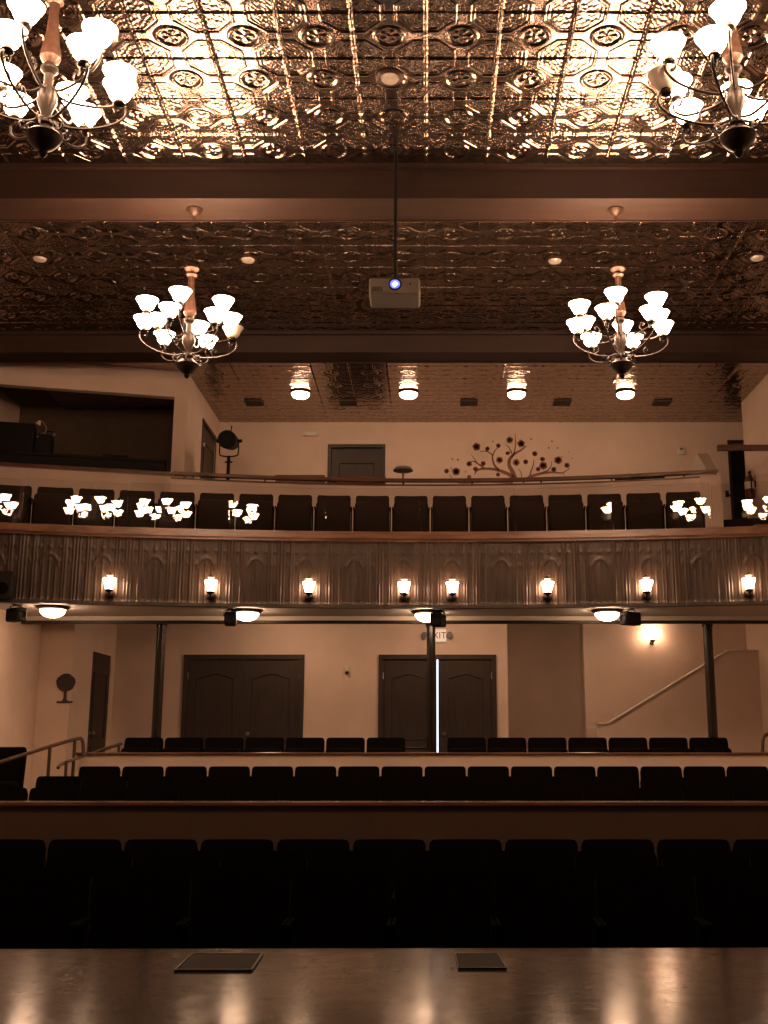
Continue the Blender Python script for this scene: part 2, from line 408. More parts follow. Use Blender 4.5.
tin_section('ceiling_front', XL, XR, 6.5, 10.32, 60, 'bright pressed tin ceiling bay nearest the stage, with octagon pattern')
tin_section('ceiling_middle', XL, XR, 10.76, 14.95, 60, 'dark pressed tin ceiling bay between the two wooden beams')
tin_section('ceiling_back', XL, XR + 1.6, 15.33, UY + .05, 50, 'pressed tin ceiling bay over the balcony with four dome lamps', .6)
struct(MB().box(XL - .2, XR + .2, -6.3, 6.1, H(CEIL), H(CEIL + .2)), 'ceiling_stage', M['booth_paint'], 'dark ceiling above the stage', 'ceiling')
struct(MB().box(XL - 1.2, XR + 1.9, 5.9, UY + .8, H(CEIL + .05), H(CEIL + .3)), 'roof_slab', M['booth_paint'], 'slab above the pressed tin ceiling', 'ceiling')

def ceiling_beam(y0, y1, z, label):
    mb = MB().box(XL, XR, y0, y1, H(z), H(CEIL + .06))
    mb.box(XL, XR, y0 - .05, y1 + .05, H(CEIL - .05), H(CEIL + .05))
    for yy in (y0, y1): mb.box(XL, XR, yy - .012, yy + .012, H(z - .012), H(z + .03))
    return struct(mb, 'beam', M['beam_wood'], label, 'beam', smooth=0)
ceiling_beam(6.07, 6.55, 5.485, 'wooden ceiling beam nearest the stage')
ceiling_beam(10.30, 10.79, 5.485, 'dark wooden ceiling beam between the bright and the dark tin ceiling bays')
ceiling_beam(14.93, 15.36, 5.547, 'dark wooden ceiling beam over the balcony front')

# ------------------------------------------------------------------ balcony front
def balcony_front():
    nx, nz = 1500, 44
    z0, z1 = H(1.745), H(2.57)
    xs = np.linspace(XL, XR, nx + 1); zs = np.linspace(0, 1, nz + 1)
    X, T = np.meshgrid(xs, zs)
    s = X / .615; u = s - np.floor(s) - .5
    g = lambda d, w: np.exp(-(d / w) ** 2)
    h = np.zeros_like(X)
    for c, amp in ((-.5, .012), (.5, .012), (-.44, .007), (.44, .007), (-.3, .009), (.3, .009), (-.25, .006), (.25, .006), (-.12, .006), (.12, .006), (0, .007)):
        fade = 1. if abs(c) > .24 else (1 - .8 * np.clip((T - .45) * 8, 0, 1))
        h += amp * g(u - c, .018) * fade
    rr = np.hypot(u, (T - .5) * .9)
    h += .008 * g(rr - .17, .018) * (T > .5)
    for c in (-.37, -.19, 0, .19, .37):
        h += .009 * g(u - c, .035) * g(T - .80, .016) + .006 * g(u - c, .03) * g(T - .60, .03)
    h += .01 * g(T - 1., .02) + .01 * g(T, .02)
    Rr = RB - h
    Y = YB - RB + np.sqrt(Rr ** 2 - X ** 2)
    co = np.stack([X, Y, z0 + T * (z1 - z0)], -1).reshape(-1, 3).astype(np.float32)
    me = bpy.data.meshes.new('wall_balcony_front')
    me.vertices.add(len(co)); me.vertices.foreach_set('co', co.ravel())
    i, j = np.meshgrid(np.arange(nx), np.arange(nz)); k = (j * (nx + 1) + i).ravel()
    q = np.stack([k, k + 1, k + nx + 2, k + nx + 1], -1).astype(np.int32)
    me.loops.add(q.size); me.loops.foreach_set('vertex_index', q.ravel())
    me.polygons.add(len(q)); me.polygons.foreach_set('loop_start', (np.arange(len(q)) * 4).astype(np.int32))
    me.polygons.foreach_set('use_smooth', np.ones(len(q), bool))
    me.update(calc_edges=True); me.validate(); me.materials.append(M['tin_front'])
    o = bpy.data.objects.new('wall_balcony_front', me); COL.objects.link(o)
    tag(o, 'curved balcony front of ribbed pressed tin with eight torch lamps', 'balcony front', None, 'structure')
balcony_front()
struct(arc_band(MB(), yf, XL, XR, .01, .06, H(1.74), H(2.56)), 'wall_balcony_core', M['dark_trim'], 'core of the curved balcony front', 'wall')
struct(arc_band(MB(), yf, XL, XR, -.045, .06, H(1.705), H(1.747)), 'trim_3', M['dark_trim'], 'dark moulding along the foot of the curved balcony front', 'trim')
rc = arc_band(MB(), yf, XL, XR, -.09, .30, H(2.575), H(2.665)); arc_band(rc, yf, XL, XR, -.05, .1, H(2.545), H(2.575))
struct(rc, 'trim_4', M['rail_wood'], 'polished brown wooden cap along the top of the balcony front', 'trim')

# glass panes standing on the cap
GT = math.radians(.75)
GW = 1.22
for i in range(-5, 5):
    cx = GW * (i + .5) - .10
    if cx - GW / 2 < XL or cx + GW / 2 > XR + .1: continue
    w = GW if cx + GW / 2 < XR else GW - .1
    g = MB().bbox(-GW / 2 + .006, w / 2 - .006 if w == GW else w - GW / 2 - .006, -.005, .005, 0, .60, r=.004, n=2)
    nm = i + 5
    o = g.build('glass_railing', M['glass'])
    o.location = (cx, yf(cx, .1), H(2.664)); o.rotation_euler = (GT, 0, -(cx + (.63 if cx < 0 else .1)) / 13.8)
    tag(o, f'clear glass railing pane on the balcony cap, {ORD[nm]} from the left end', 'glass pane', 'glass panes along the balcony rail')

# ------------------------------------------------------------------ parapet behind the balcony seats
hwx0, hwx1 = -3.84, at(700, 480, 15.9).x
struct(arc_band(MB(), yh, hwx0, hwx1, -.06, .06, H(2.45), H(3.93)), 'wall_parapet', M['plaster'], 'low curved beige parapet behind the balcony seats', 'parapet')
struct(arc_band(MB(), yh, hwx0, hwx1, -.08, .10, H(3.93), H(3.955)), 'trim_5', M['rail_wood'], 'thin brown cap on the curved parapet behind the balcony seats', 'trim')
struct(MB().box(SX - .08, SX + .04, yh(SX) + .07, 16.72, H(2.45), H(3.9)), 'wall_parapet_return', M['plaster'], 'short beige wall joining the parapet to the control booth', 'wall')
hr = empty('handrail', (0, yh(0), H(3.955)))
tag(hr, 'long curved brown wooden handrail above the balcony parapet', 'handrail')
def shift(mb, dx, dy, dz): mb.v = [(a - dx, b - dy, c - dz) for a, b, c in mb.v]; return mb
x1r = at(720, 471, 15.75).x
shift(arc_band(MB(), yh, hwx0 + .02, x1r, -.05, .04, H(4.005), H(4.055), 60), 0, yh(0), H(3.955)).build('rail', M['rail_wood'], hr)
for k in range(8):
    bx = hwx0 + .3 + k * (hwx1 - hwx0 - .5) / 7
    MB().lathe([(.018, -.003), (.012, .01), (.012, .05)], 10, (bx, yh(bx) - yh(0), 0)).build('bracket', M['bronze'], hr)
# booth sill rail
bs = MB(); booth_box(bs, -.05, BL, -.06, .18, H(4.13), H(4.185))
struct(bs, 'window_1', M['rail_wood'], 'brown wooden sill under the control booth opening', 'sill', smooth=0)
# end pier of the parapet and its pointed stair wall
pr0 = at(690, 470, 16.9); pr1 = at(697, 453, 16.9); pr2 = at(707, 470, 16.9); q1 = at(708, 453.5, 18.2); q2 = at(716, 468, 18.2)
pr = MB().add([(pr0.x, 16.9, H(3.3)), (pr1.x, 16.9, H(3.3)), (pr2.x, 16.9, H(3.3)), (pr0.x, 16.9, pr0.z), (pr1.x, 16.9, pr1.z), (pr2.x, 16.9, pr2.z),
               (pr0.x + .38, 18.2, H(3.3)), (q2.x, 18.2, H(3.3)), (pr0.x + .38, 18.2, q2.z), (q1.x, 18.2, q1.z), (q2.x, 18.2, q2.z)],
              [(0, 2, 5, 4, 3), (6, 8, 9, 10, 7), (3, 4, 9, 8), (4, 5, 10, 9), (0, 3, 8, 6), (2, 7, 10, 5), (0, 6, 7, 2)])
struct(pr, 'wall_stair_top', M['plaster_white'], 'small gable-topped pale wall behind the right end of the parapet', 'wall', smooth=0)
struct(MB().box(hwx1, hwx1 + .32, yh(hwx1) - .05, yh(hwx1) + .12, H(2.45), H(3.98)), 'wall_parapet_end', M['plaster'], 'beige pier closing the right end of the parapet', 'wall')
rr_ = empty('handrail', (XR, 16.3, H(4.5)))
tag(rr_, 'short brown handrail crossing in front of the dark doorway', 'handrail')
a = at(717, 447, 16.3)
MB().bbox(a.x - XR, 0, -.035, .035, -.045, .045, r=.015).build('rail', M['rail_wood'], rr_)
MB().tube([(-.02, 0, -.02), (-.1, 0, -.06), (-.14, 0, -.03)], .014).build('bracket', M['bronze'], rr_)
tag(MB().prism([(a.x + .12, 15.0), (XR, 14.9), (XR, 15.06), (a.x + .12, 15.15)], at(740, 529, 15.0).z, at(740, 524, 15.0).z).build('side_ledge', M['rail_wood']), 'brown ledge over the balcony cap at the foot of the dark doorway', 'ledge')
struct(MB().box(a.x + .14, XR, 15.02, 15.14, H(2.45), at(740, 529, 15.0).z), 'wall_ledge', M['plaster'], 'low wall under the brown side ledge of the balcony', 'wall')

# ------------------------------------------------------------------ doors
def panel_door(parent, w, h, arched=True, x0=0., knob=None, hinge=None):
    """one leaf: local x0..x0+w, z 0..h, front face at y=0"""
    leaf = MB().box(x0, x0 + w, 0, .045, 0, h).build('leaf', M['door_wood'], parent, smooth=0)
    m = .15
    def ring(z0, z1, arch):
        top = []
        for k in range(13):
            t = k / 12; top.append((x0 + m + t * (w - 2 * m), z1 + (arch * (.5 - .5 * math.cos(2 * PI * t)) if arch else 0)))
        pts = [(x0 + m, z0)] + top + [(x0 + w - m, z0)]
        cl = pts + [pts[0]]
        mb = MB(); P = [Vector((x, -.004, z)) for x, z in cl]
        mb.tube(P, .013, 6); return mb
    ring(h * .42, h * .86, .07 if arched else 0).build('panel_moulding', M['door_wood'], leaf)
    ring(.2, h * .36, 0).build('panel_moulding', M['door_wood'], leaf)
    MB().box(x0 + m + .05, x0 + w - m - .05, -.006, 0, h * .44, h * .84).build('raised_panel', M['door_wood'], leaf, smooth=0)
    if knob is not None:
        MB().lathe([(.03, 0), (.03, .008), (.012, .012), (.012, .04), (.027, .05), (.03, .065), (.018, .08)], 12, (knob, 0, .98), Matrix.Rotation(PI / 2, 4, 'X')).build('handle', M['steel'], leaf)
    if hinge is not None:
        for z in (h * .88, h * .12):
            MB().lathe([(.012, 0), (.012, .1)], 8, (hinge, -.006, z - .05)).build('hinge', M['steel'], leaf)
    return leaf
def casing(parent, w, h, t=.09, proud=.03):
    mb = MB().box(-t, 0, -proud, .06, 0, h).box(w, w + t, -proud, .06, 0, h).box(-t, w + t, -proud - .01, .06, h, h + t)
    mb.build('door_frame', M['door_wood'], parent, smooth=0)

t = .07
def double_door(name, xa, xb, gap, label, knob):
    o = empty(name, (xa + t, LBY, FLR)); tag(o, label, 'double door', None, 'structure')
    W = xb - xa - 2 * t; Hh = dtop - FLR - t
    casing(o, W, Hh, t)
    c = W / 2
    panel_door(o, c - gap, Hh, True, 0, knob=None, hinge=.0)
    panel_door(o, W - c - gap, Hh, True, c + gap, knob=c + gap + .09 if knob else None, hinge=W)
    return o
double_door('door_1', d1a, d1b, .001, 'closed dark brown double door further from the exit sign', True)
do2 = double_door('door_2', d2a, d2b, .013, 'dark brown double door below the exit sign with daylight in its gap', True)

o = empty('door_3', (DX0, UY + .04, H(3.3))); tag(o, 'dark brown panelled door in the balcony back wall', 'door', None, 'structure')
casing(o, DX1 - DX0, DT - H(3.3), .06, .06); panel_door(o, DX1 - DX0, DT - H(3.3), False, 0, knob=DX1 - DX0 - .12)
o = empty('door_4', (SX - .01, sd0, H(3.3)), PI / 2); tag(o, 'narrow brown door in the aisle wall beside the follow spot', 'door', None, 'structure')
casing(o, sd1 - sd0, 2.1, .06, .02); panel_door(o, sd1 - sd0, 2.1, False, 0, knob=.1)
MB().box(.1, .16, -.03, -.005, 1.72, 1.78).build('notice', M['paper'], o, smooth=0)
o = empty('door_5', (LX0 - .01, ld0, FLR), PI / 2); tag(o, 'dark brown single door beside the iron tree plaque', 'door', None, 'structure')
panel_door(o, ld1 - ld0, H(1.40) - FLR, False, 0, knob=.1, hinge=ld1 - ld0)
o = empty('door_6', (RX0, UY + .12, H(3.3))); tag(o, 'black open doorway beside the fire extinguisher', 'doorway', None, 'structure')
MB().box(0, RX1 - RX0, 0, .05, 0, RT - H(3.3)).build('leaf', M['black_metal'], o, smooth=0)  # black sheet across the opening stands in for the dark beyond
MB().box(-.05, 0, -.14, 0, 0, RT - H(3.3) + .05).box(0, RX1 - RX0, -.14, 0, RT - H(3.3), RT - H(3.3) + .05).build('door_frame', M['dark_trim'], o, smooth=0)

# ------------------------------------------------------------------ columns
for px_, lab in ((161, 'slim dark round column in front of the door beside the plaque'), (431, 'slim dark round column standing in the central gap of the rear seats'), (708, 'slim dark round column in front of the staircase')):
    p = at(px_, 640, 14.78)
    o = empty('column', (p.x, 14.78, FLR)); tag(o, lab, 'column', 'columns under the balcony', 'structure')
    hh = H(1.655) - FLR
    cm = MB(); prof = []
    nfl = 48; rings = [(0.04, .066), (hh * .5, .064), (hh - .05, .062)]
    vs = []
    for z, r in rings:
        for k in range(nfl):
            a_ = 2 * PI * k / nfl; q = r * (1 - .09 * (.5 + .5 * math.cos(8 * a_))); vs.append((q * math.cos(a_), q * math.sin(a_), z))
    cm.add(vs, [(j * nfl + k, j * nfl + (k + 1) % nfl, (j + 1) * nfl + (k + 1) % nfl, (j + 1) * nfl + k) for j in range(2) for k in range(nfl)] + [tuple(range(nfl - 1, -1, -1)), tuple(2 * nfl + k for k in range(nfl))])
    cm.build('shaft', M['column_metal'], o)
    MB().lathe([(.11, 0), (.11, .02), (.085, .04), (.075, .07)], 24).build('base', M['column_metal'], o)
    MB().lathe([(.07, hh - .07), (.072, hh - .04), (.072, hh)], 24).build('capital', M['column_metal'], o)

# ------------------------------------------------------------------ low walls of the stalls
fw = MB().box(XL, XR, 9.05, 9.17, 0, H(-.45))
struct(fw, 'wall_low_front', M['low_wall_paint'], 'brown low wall crossing the stalls behind the nearest seats', 'low wall')
struct(MB().bbox(XL, XR, 9.02, 9.20, H(-.452), H(-.42), r=.01), 'trim_6', M['rail_wood'], 'polished wooden cap on the brown low wall', 'trim')
hx = at(78, 752, 13.9).x
struct(MB().box(hx, 5.3, 13.86, 13.96, H(-1.1), H(-.08)), 'wall_low_rear', M['plaster'], 'pale low wall in front of the rear seats under the balcony', 'low wall')
struct(MB().bbox(hx - .02, 5.3, 13.83, 13.99, H(-.082), H(-.055), r=.008), 'trim_7', M['rail_wood'], 'thin wooden cap on the pale rear low wall', 'trim')

# ------------------------------------------------------------------ seats
def make_seat(pitch, fabric, fold, back_h=.90, gap=.02, arm=.60):
    o = empty('theatre_seat', (0, 0, 0))
    w = pitch - gap
    # backrest: slightly dished, reclined, rounded top
    US = [-1, -.985, -.96, -.925, -.88, -.8, -.5, 0, .5, .8, .88, .925, .96, .985, 1]
    nx, nz = len(US) - 1, 9; vs = []; fs = []
    def surf(front):
        L = []
        for j in range(nz + 1):
            t_ = j / nz; z = .30 + t_ * (back_h - .30)
            ww = w / 2
            for i in range(nx + 1):
                u_ = US[i]
                edge = max(0, abs(u_) - .84) / .16
                z2 = z - (.045 * (1 - math.sqrt(max(0, 1 - edge * edge))) if j == nz else 0)
                y = .02 + .10 * t_ + (.03 * (1 - u_ * u_) if front else .03 * (1 - u_ * u_) + .07 - .03 * edge - (.03 if j in (0, nz) else 0))
                L.append((u_ * ww, y, z2 - (.012 if (j == nz and not front) else 0)))
        return L
    A, B = surf(True), surf(False); N = (nx + 1) * (nz + 1)
    vs = A + B
    for j in range(nz):
        for i in range(nx):
            k = j * (nx + 1) + i
            fs.append((k, k + 1, k + nx + 2, k + nx + 1)); fs.append((N + k, N + k + nx + 1, N + k + nx + 2, N + k + 1))
    for i in range(nx):
        fs.append((i, N + i, N + i + 1, i + 1)); k = nz * (nx + 1) + i; fs.append((k, k + 1, N + k + 1, N + k))
    for j in range(nz):
        k = j * (nx + 1); fs.append((k, k + nx + 1, N + k + nx + 1, N + k)); k += nx; fs.append((k, N + k, N + k + nx + 1, k + nx + 1))
    MB().add(vs, fs).build('backrest', fabric, o, smooth=50)
    c = MB().bbox(-pitch / 2 + .022, pitch / 2 - .022, 0, .11, 0, .44, r=.05, n=4)
    if fold: c.v = [(x, y - .12, z + .33) for x, y, z in c.v]
    else: c.v = [(x, -z + .02, y + .36) for x, y, z in c.v]
    c.build('seat', fabric, o, smooth=50)
    for sx in (-1, 1):
        x = sx * (pitch / 2 - .0106)
        st = MB().prism_y([(x - .009, 0), (x + .009, 0), (x + .009, arm), (x - .009, arm)], -.06, .02)
        st.box(x - .009, x + .009, -.16, .12, 0, .03)
        leg = st.build('stand', M['seat_metal'], o, smooth=0)
        ar = MB().bbox(x - .0105, x + .0105, -.20, .06, arm, arm + .03, r=.008)
        ar.build('armrest', M['seat_metal'], leg)
    return o

def seat_row(proto, xs, fy, fz, label, group, rz=None, first=[0], jitter=.0):
    for i, x in enumerate(xs):
        if not proto.get('used'):
            o = proto; proto['used'] = 1
        else:
            o = copy_tree(proto)
        y = fy(x) if callable(fy) else fy
        o.location = (x, y, fz); o.rotation_euler = (0, 0, rz(x) if rz else 0)
        if 'used' in o: del o['used']
        proto['used'] = 1
        tag(o, label.format(ORD[i]), 'seat', group)
    return

PS = .56
def centres(px0, pitchpx, y_px, Y, count): return [at(px0 + pitchpx * (k + .5), y_px, Y).x for k in range(count)]
pa = make_seat(.53, M['seat_fabric'], False, .87)
seat_row(pa, centres(-7, 100, 866, 6.15, 8), 6.05, 0, 'black theatre seat in the row nearest the stage, {} from the left', 'nearest row of stalls seats')
seat_row(pa, centres(-40, 87.5, 850, 7.15, 10), 7.05, 0, 'black theatre seat in the second row from the stage, {} from the left', 'second row of stalls seats')
seat_row(pa, centres(-28, 75.9, 840, 8.05, 11), 7.92, 0, 'black theatre seat just in front of the brown low wall, {} from the left', 'seats in front of the brown low wall')
pb = make_seat(.50, M['seat_fabric'], False, .90)
seat_row(pb, centres(78, 43.2, 765, 13.1, 16), 13.0, H(-1.11), 'black theatre seat just in front of the pale rear low wall, {} from the left', 'seats in front of the pale rear low wall')
seat_row(pb, centres(35, 46.5, 776, 12.2, 16), 12.1, H(-1.2), 'black theatre seat one row ahead of the pale rear wall row, {} from the left', 'second row ahead of the pale rear low wall')
seat_row(pb, centres(-22, 50.3, 786, 11.3, 16), 11.2, H(-1.29), 'black theatre seat two rows ahead of the pale rear wall row, {} from the left', 'third row ahead of the pale rear low wall')
pc = make_seat(.515, M['seat_fabric'], True, .90)
xs = [x for x in centres(124, 40.3, 738, 14.45, 15) if abs(x - .05) > .33]
seat_row(pc, xs, 14.33, FLR, 'black theatre seat between the pale rear low wall and the columns, {} from the left', 'rear seats under the balcony')
pd_ = make_seat(.511, M['balcony_fabric'], True, .91, .052, .65)
xs = [(RB + .92) * math.sin((.03 + .525 * (k + .5)) / (RB + .92)) for k in range(-11, 7)]
seat_row(pd_, xs, lambda x: yf(x, .92), H(2.48), 'brown balcony seat behind the glass railing, {} from the left end of the row', 'balcony seat row', rz=lambda x: -math.asin(x / (RB + .92)))
ps = at(12, 745, 13.3)
o = copy_tree(pa); 
if 'used' in o: del o['used']
o.location = (at(6, 745, 13.6).x, 13.5, H(-.86)); o.rotation_euler = (0, 0, .1); tag(o, 'black seat standing alone beside the sloping pipe handrail', 'seat')
for q in (pa, pb, pc, pd_):
    if 'used' in q: del q['used']

# ------------------------------------------------------------------ chandeliers
def make_chandelier():
    o = empty('chandelier', (0, 0, 0))            # origin at the beam; heights are measured down from it
    b = 5.485
    z = lambda h: h - b
    MB().lathe([(.085, 0), (.085, -.012), (.07, -.03), (.045, -.055), (.02, -.07), (.012, -.085)], 24).build('ceiling_canopy', M['copper_stem'], o)
    ch = MB(); zz = -.08
    k = 0
    while zz > z(4.86):
        a_ = PI / 2 * (k % 2)
        pts = [Vector((.011 * math.cos(2 * PI * q / 10) * math.cos(a_), .011 * math.cos(2 * PI * q / 10) * math.sin(a_), zz - .02 + .022 * math.sin(2 * PI * q / 10))) for q in range(11)]
        ch.tube(pts, .0028, 5); zz -= .034; k += 1
    ch.build('chain', M['bronze'], o)
    MB().lathe([(.008, z(4.86)), (.03, z(4.855)), (.075, z(4.83)), (.078, z(4.815)), (.05, z(4.79)), (.025, z(4.775))], 20).build('top_cup', M['copper_stem'], o)
    MB().lathe([(.025, z(4.775)), (.055, z(4.765)), (.058, z(4.75)), (.034, z(4.73)), (.03, z(4.66)), (.04, z(4.52)), (.062, z(4.38)), (.066, z(4.34)), (.05, z(4.31)), (.03, z(4.29))], 20).build('stem', M['copper_stem'], o)
    MB().lathe([(.03, z(4.30)), (.055, z(4.27)), (.055, z(4.25)), (.03, z(4.22)), (.028, z(4.15)), (.06, z(4.08)), (.062, z(4.02)), (.035, z(3.95)), (.03, z(3.90)), (.05, z(3.885)), (.05, z(3.87)), (.03, z(3.85))], 20).build('body', M['bronze'], o)
    MB().lathe([(.03, z(3.86)), (.10, z(3.80)), (.115, z(3.785)), (.10, z(3.75)), (.06, z(3.705)), (.025, z(3.685)), (.03, z(3.665)), (.018, z(3.645)), (.003, z(3.635))], 24).build('bottom_bowl', M['bronze'], o)
    for k in range(6):                            # scrolls crowning the bowl
        a_ = 2 * PI * k / 6 + .26; ca, sa = math.cos(a_), math.sin(a_)
        pr_ = [(.03, 3.84), (.07, 3.86), (.105, 3.835), (.115, 3.80), (.145, 3.80), (.155, 3.825), (.14, 3.845), (.125, 3.835)]
        MB().tube(spline([(r * ca, r * sa, z(h)) for r, h in pr_], 4), .0085, 6).build('scroll', M['bronze'], o)
    low = [(.045, 3.90), (.13, 3.87), (.27, 3.885), (.40, 3.935), (.475, 4.00), (.485, 4.06), (.445, 4.095), (.41, 4.07), (.425, 4.035), (.445, 4.045)]
    upp = [(.04, 4.12), (.11, 4.07), (.25, 4.075), (.38, 4.11), (.455, 4.17), (.465, 4.225), (.43, 4.255), (.40, 4.23), (.415, 4.20), (.43, 4.205)]
    for tier, (prof, hz, ph) in enumerate(((low, 4.085, 0.), (upp, 4.245, .22))):
        for k in range(6):
            a_ = 2 * PI * k / 6 + ph; ca, sa = math.cos(a_), math.sin(a_)
            arm = MB().tube(spline([(r * ca, r * sa, z(h)) for r, h in prof], 4), .0095, 7)
            # inner curl hanging from the arm
            arm.tube(spline([((r) * ca, (r) * sa, z(h + (0 if tier == 0 else .19))) for r, h in [(.27, 3.885), (.23, 3.93), (.25, 3.97), (.28, 3.96), (.27, 3.935)]], 4), .006, 6)
            am = arm.build('arm', M['bronze'], o)
            R_ = .44; c0 = (R_ * ca, R_ * sa, z(hz))
            MB().lathe([(.012, -.01), (.035, .0), (.042, .012), (.03, .02), (.026, .034), (.04, .042)], 14, c0).build('cup', M['bronze'], am)
            MB().lathe([(.034, .036), (.056, .050), (.071, .075), (.083, .105), (.106, .140), (.110, .147), (.098, .142), (.075, .105), (.06, .075), (.03, .05)], 20, c0).build('lamp_shade', M['shade_lit'], am)
    return o
def set_unlit(root, k):
    arms = [c for c in root.children if c.name.startswith('arm')]
    sh = [c for c in arms[k].children if c.name.startswith('lamp_shade')][0]
    sh.data = sh.data.copy(); sh.data.materials[0] = M['shade_unlit']; sh['label'] = 'unlit milky glass shade'
C0 = make_chandelier()
spec = [(-2.43, 6.31, .30, 'chandelier cut off by the photo edge at top left, all its shades lit', None),
        (1.96, 6.31, -.02, 'large lit chandelier beside the brightest ceiling patch, one shade unlit', 3),
        (-2.43, 10.55, .30, 'lit chandelier hanging nearest the dark control booth, one of its outer shades unlit', 0),
        (1.955, 10.55, .05, 'chandelier hanging just above the last ceiling dome lamp, every shade lit', None)]
tops = []
for i, (x, y, rz, lab, un) in enumerate(spec):
    o = C0 if i == 0 else copy_tree(C0)
    o.location = (x, y, H(5.485)); o.rotation_euler = (0, 0, rz); tag(o, lab, 'chandelier', 'twelve-light chandeliers'); tops.append((o, un))
for o, un in tops:
    if un is not None: set_unlit(o, un)

# ------------------------------------------------------------------ round lamps
def make_dome(r, depth, pan, glow='dome_lit'):
    o = empty('ceiling_dome_lamp', (0, 0, 0))
    MB().lathe([(pan, 0), (pan * 1.02, -.012), (pan * .92, -.03), (r * .98, -.045)], 28).build('rim', M['bronze'], o)
    pr_ = [(r * math.cos(a_), -.04 - depth * math.sin(a_)) for a_ in [PI / 2 * k / 7 for k in range(8)]]
    pr_[-1] = (.004, pr_[-1][1])
    MB().lathe(pr_, 28).build('glass_dome', M[glow], o)
    MB().lathe([(.012, -.038 - depth), (.014, -.05 - depth), (.004, -.065 - depth)], 10).build('finial', M['bronze'], o)
    return o
dp = make_dome(.15, .085, .165)
for i, px_ in enumerate((300.5, 408.5, 516.5, 625.5)):
    p = at(px_, 394, 17.62); o = dp if i == 0 else copy_tree(dp)
    o.location = (p.x, 17.62, H(CEIL - .008)); tag(o, f'lit dome lamp on the balcony ceiling, {ORD[i]} of four from the left', 'ceiling lamp', 'dome lamps on the balcony ceiling')
ds = make_dome(.155, .10, .20, 'soffit_lit')
for i, px_ in enumerate((53, 247, 427, 607)):
    Y = 14.02
    for _ in range(4): Y = yf(at(px_, 606, Y).x) + .34
    p = at(px_, 606, Y); o = ds if i == 0 else copy_tree(ds)
    o.location = (p.x, Y, H(1.711)); tag(o, f'lit round lamp under the balcony edge, {ORD[i]} of four from the left', 'ceiling lamp', 'round lamps under the balcony edge')
dr = make_dome(.155, .10, .20, 'rear_lit')  # lamps hidden by the beam, added because the back walls are lit
for i, x in enumerate((-2.1, .25, 2.3)):
    o = dr if i == 0 else copy_tree(dr); o.location = (x, 16.3, H(2.199)); tag(o, f'unseen lit lamp added on the ceiling behind the columns, {ORD[i]} of three', 'ceiling lamp', 'added unseen lamps behind the columns')

# ------------------------------------------------------------------ torch sconces on the balcony front
def make_sconce():
    o = empty('wall_sconce', (0, 0, 0))       # origin on the wall, faces -y
    MB().lathe([(.055, 0), (.055, .01), (.04, .022), (.02, .03)], 16, (0, 0, -.03), Matrix.Rotation(PI / 2, 4, 'X')).build('backplate', M['bronze'], o)
    MB().tube(spline([(0, -.02, -.03), (0, -.06, -.06), (0, -.105, -.045), (0, -.11, -.005)], 5), .012, 8).build('arm', M['bronze'], o)
    MB().lathe([(.012, -.03), (.035, -.012), (.05, .0), (.052, .012), (.042, .018)], 16, (0, -.11, 0)).build('cup', M['bronze'], o)
    MB().lathe([(.042, .014), (.046, .03), (.060, .08), (.075, .122), (.079, .142), (.074, .144), (.054, .08), (.036, .03)], 18, (0, -.11, 0)).build('lamp_shade', M['sconce_lit'], o)
    MB().lathe([(.004, .170), (.040, .175), (.048, .183), (.035, .195), (.012, .203), (.012, .212), (.003, .222)], 14, (0, -.11, 0)).build('cap', M['bronze'], o)
    MB().tube([(-.0, -.02, -.02), (0, -.02, .17), (0, -.06, .186), (0, -.11, .188)], .006, 6).build('cap_bracket', M['bronze'], o)
    return o
sc = make_sconce()
for i, px_ in enumerate((108, 210, 308.5, 404, 452.5, 548, 647.5, 750.5)):
    x = 0.
    for _ in range(6): x = at(px_, 590, yf(x) - .1).x
    o = sc if i == 0 else copy_tree(sc)
    o.location = (x, yf(x, -.012), H(1.868)); o.rotation_euler = (0, 0, -x / RB)
    tag(o, f'small lit torch lamp on the tin balcony front, {ORD[i]} of eight from the left', 'wall lamp', 'torch lamps on the balcony front')
# sconce over the stair
o = empty('wall_sconce', (at(651, 632, 17.98).x, 18.0, at(651, 643, 17.98).z)); tag(o, 'bright bowl sconce on the wall above the staircase', 'wall lamp')
MB().lathe([(.03, -.02), (.03, .03)], 12, (0, 0, 0), Matrix.Rotation(PI / 2, 4, 'X')).build('backplate', M['bronze'], o)
MB().lathe([(.004, -.05), (.02, -.03), (.012, -.01), (.04, .02), (.06, .04)], 16, (0, -.13, 0)).build('cup', M['bronze'], o)
MB().tube([(0, -.02, 0), (0, -.08, -.02), (0, -.13, -.01)], .012).build('arm', M['bronze'], o)
MB().lathe([(.05, .035), (.10, .07), (.14, .13), (.15, .20), (.14, .19), (.09, .09), (.03, .05)], 22, (0, -.13, 0)).build('lamp_shade', M['stair_lit'], o)

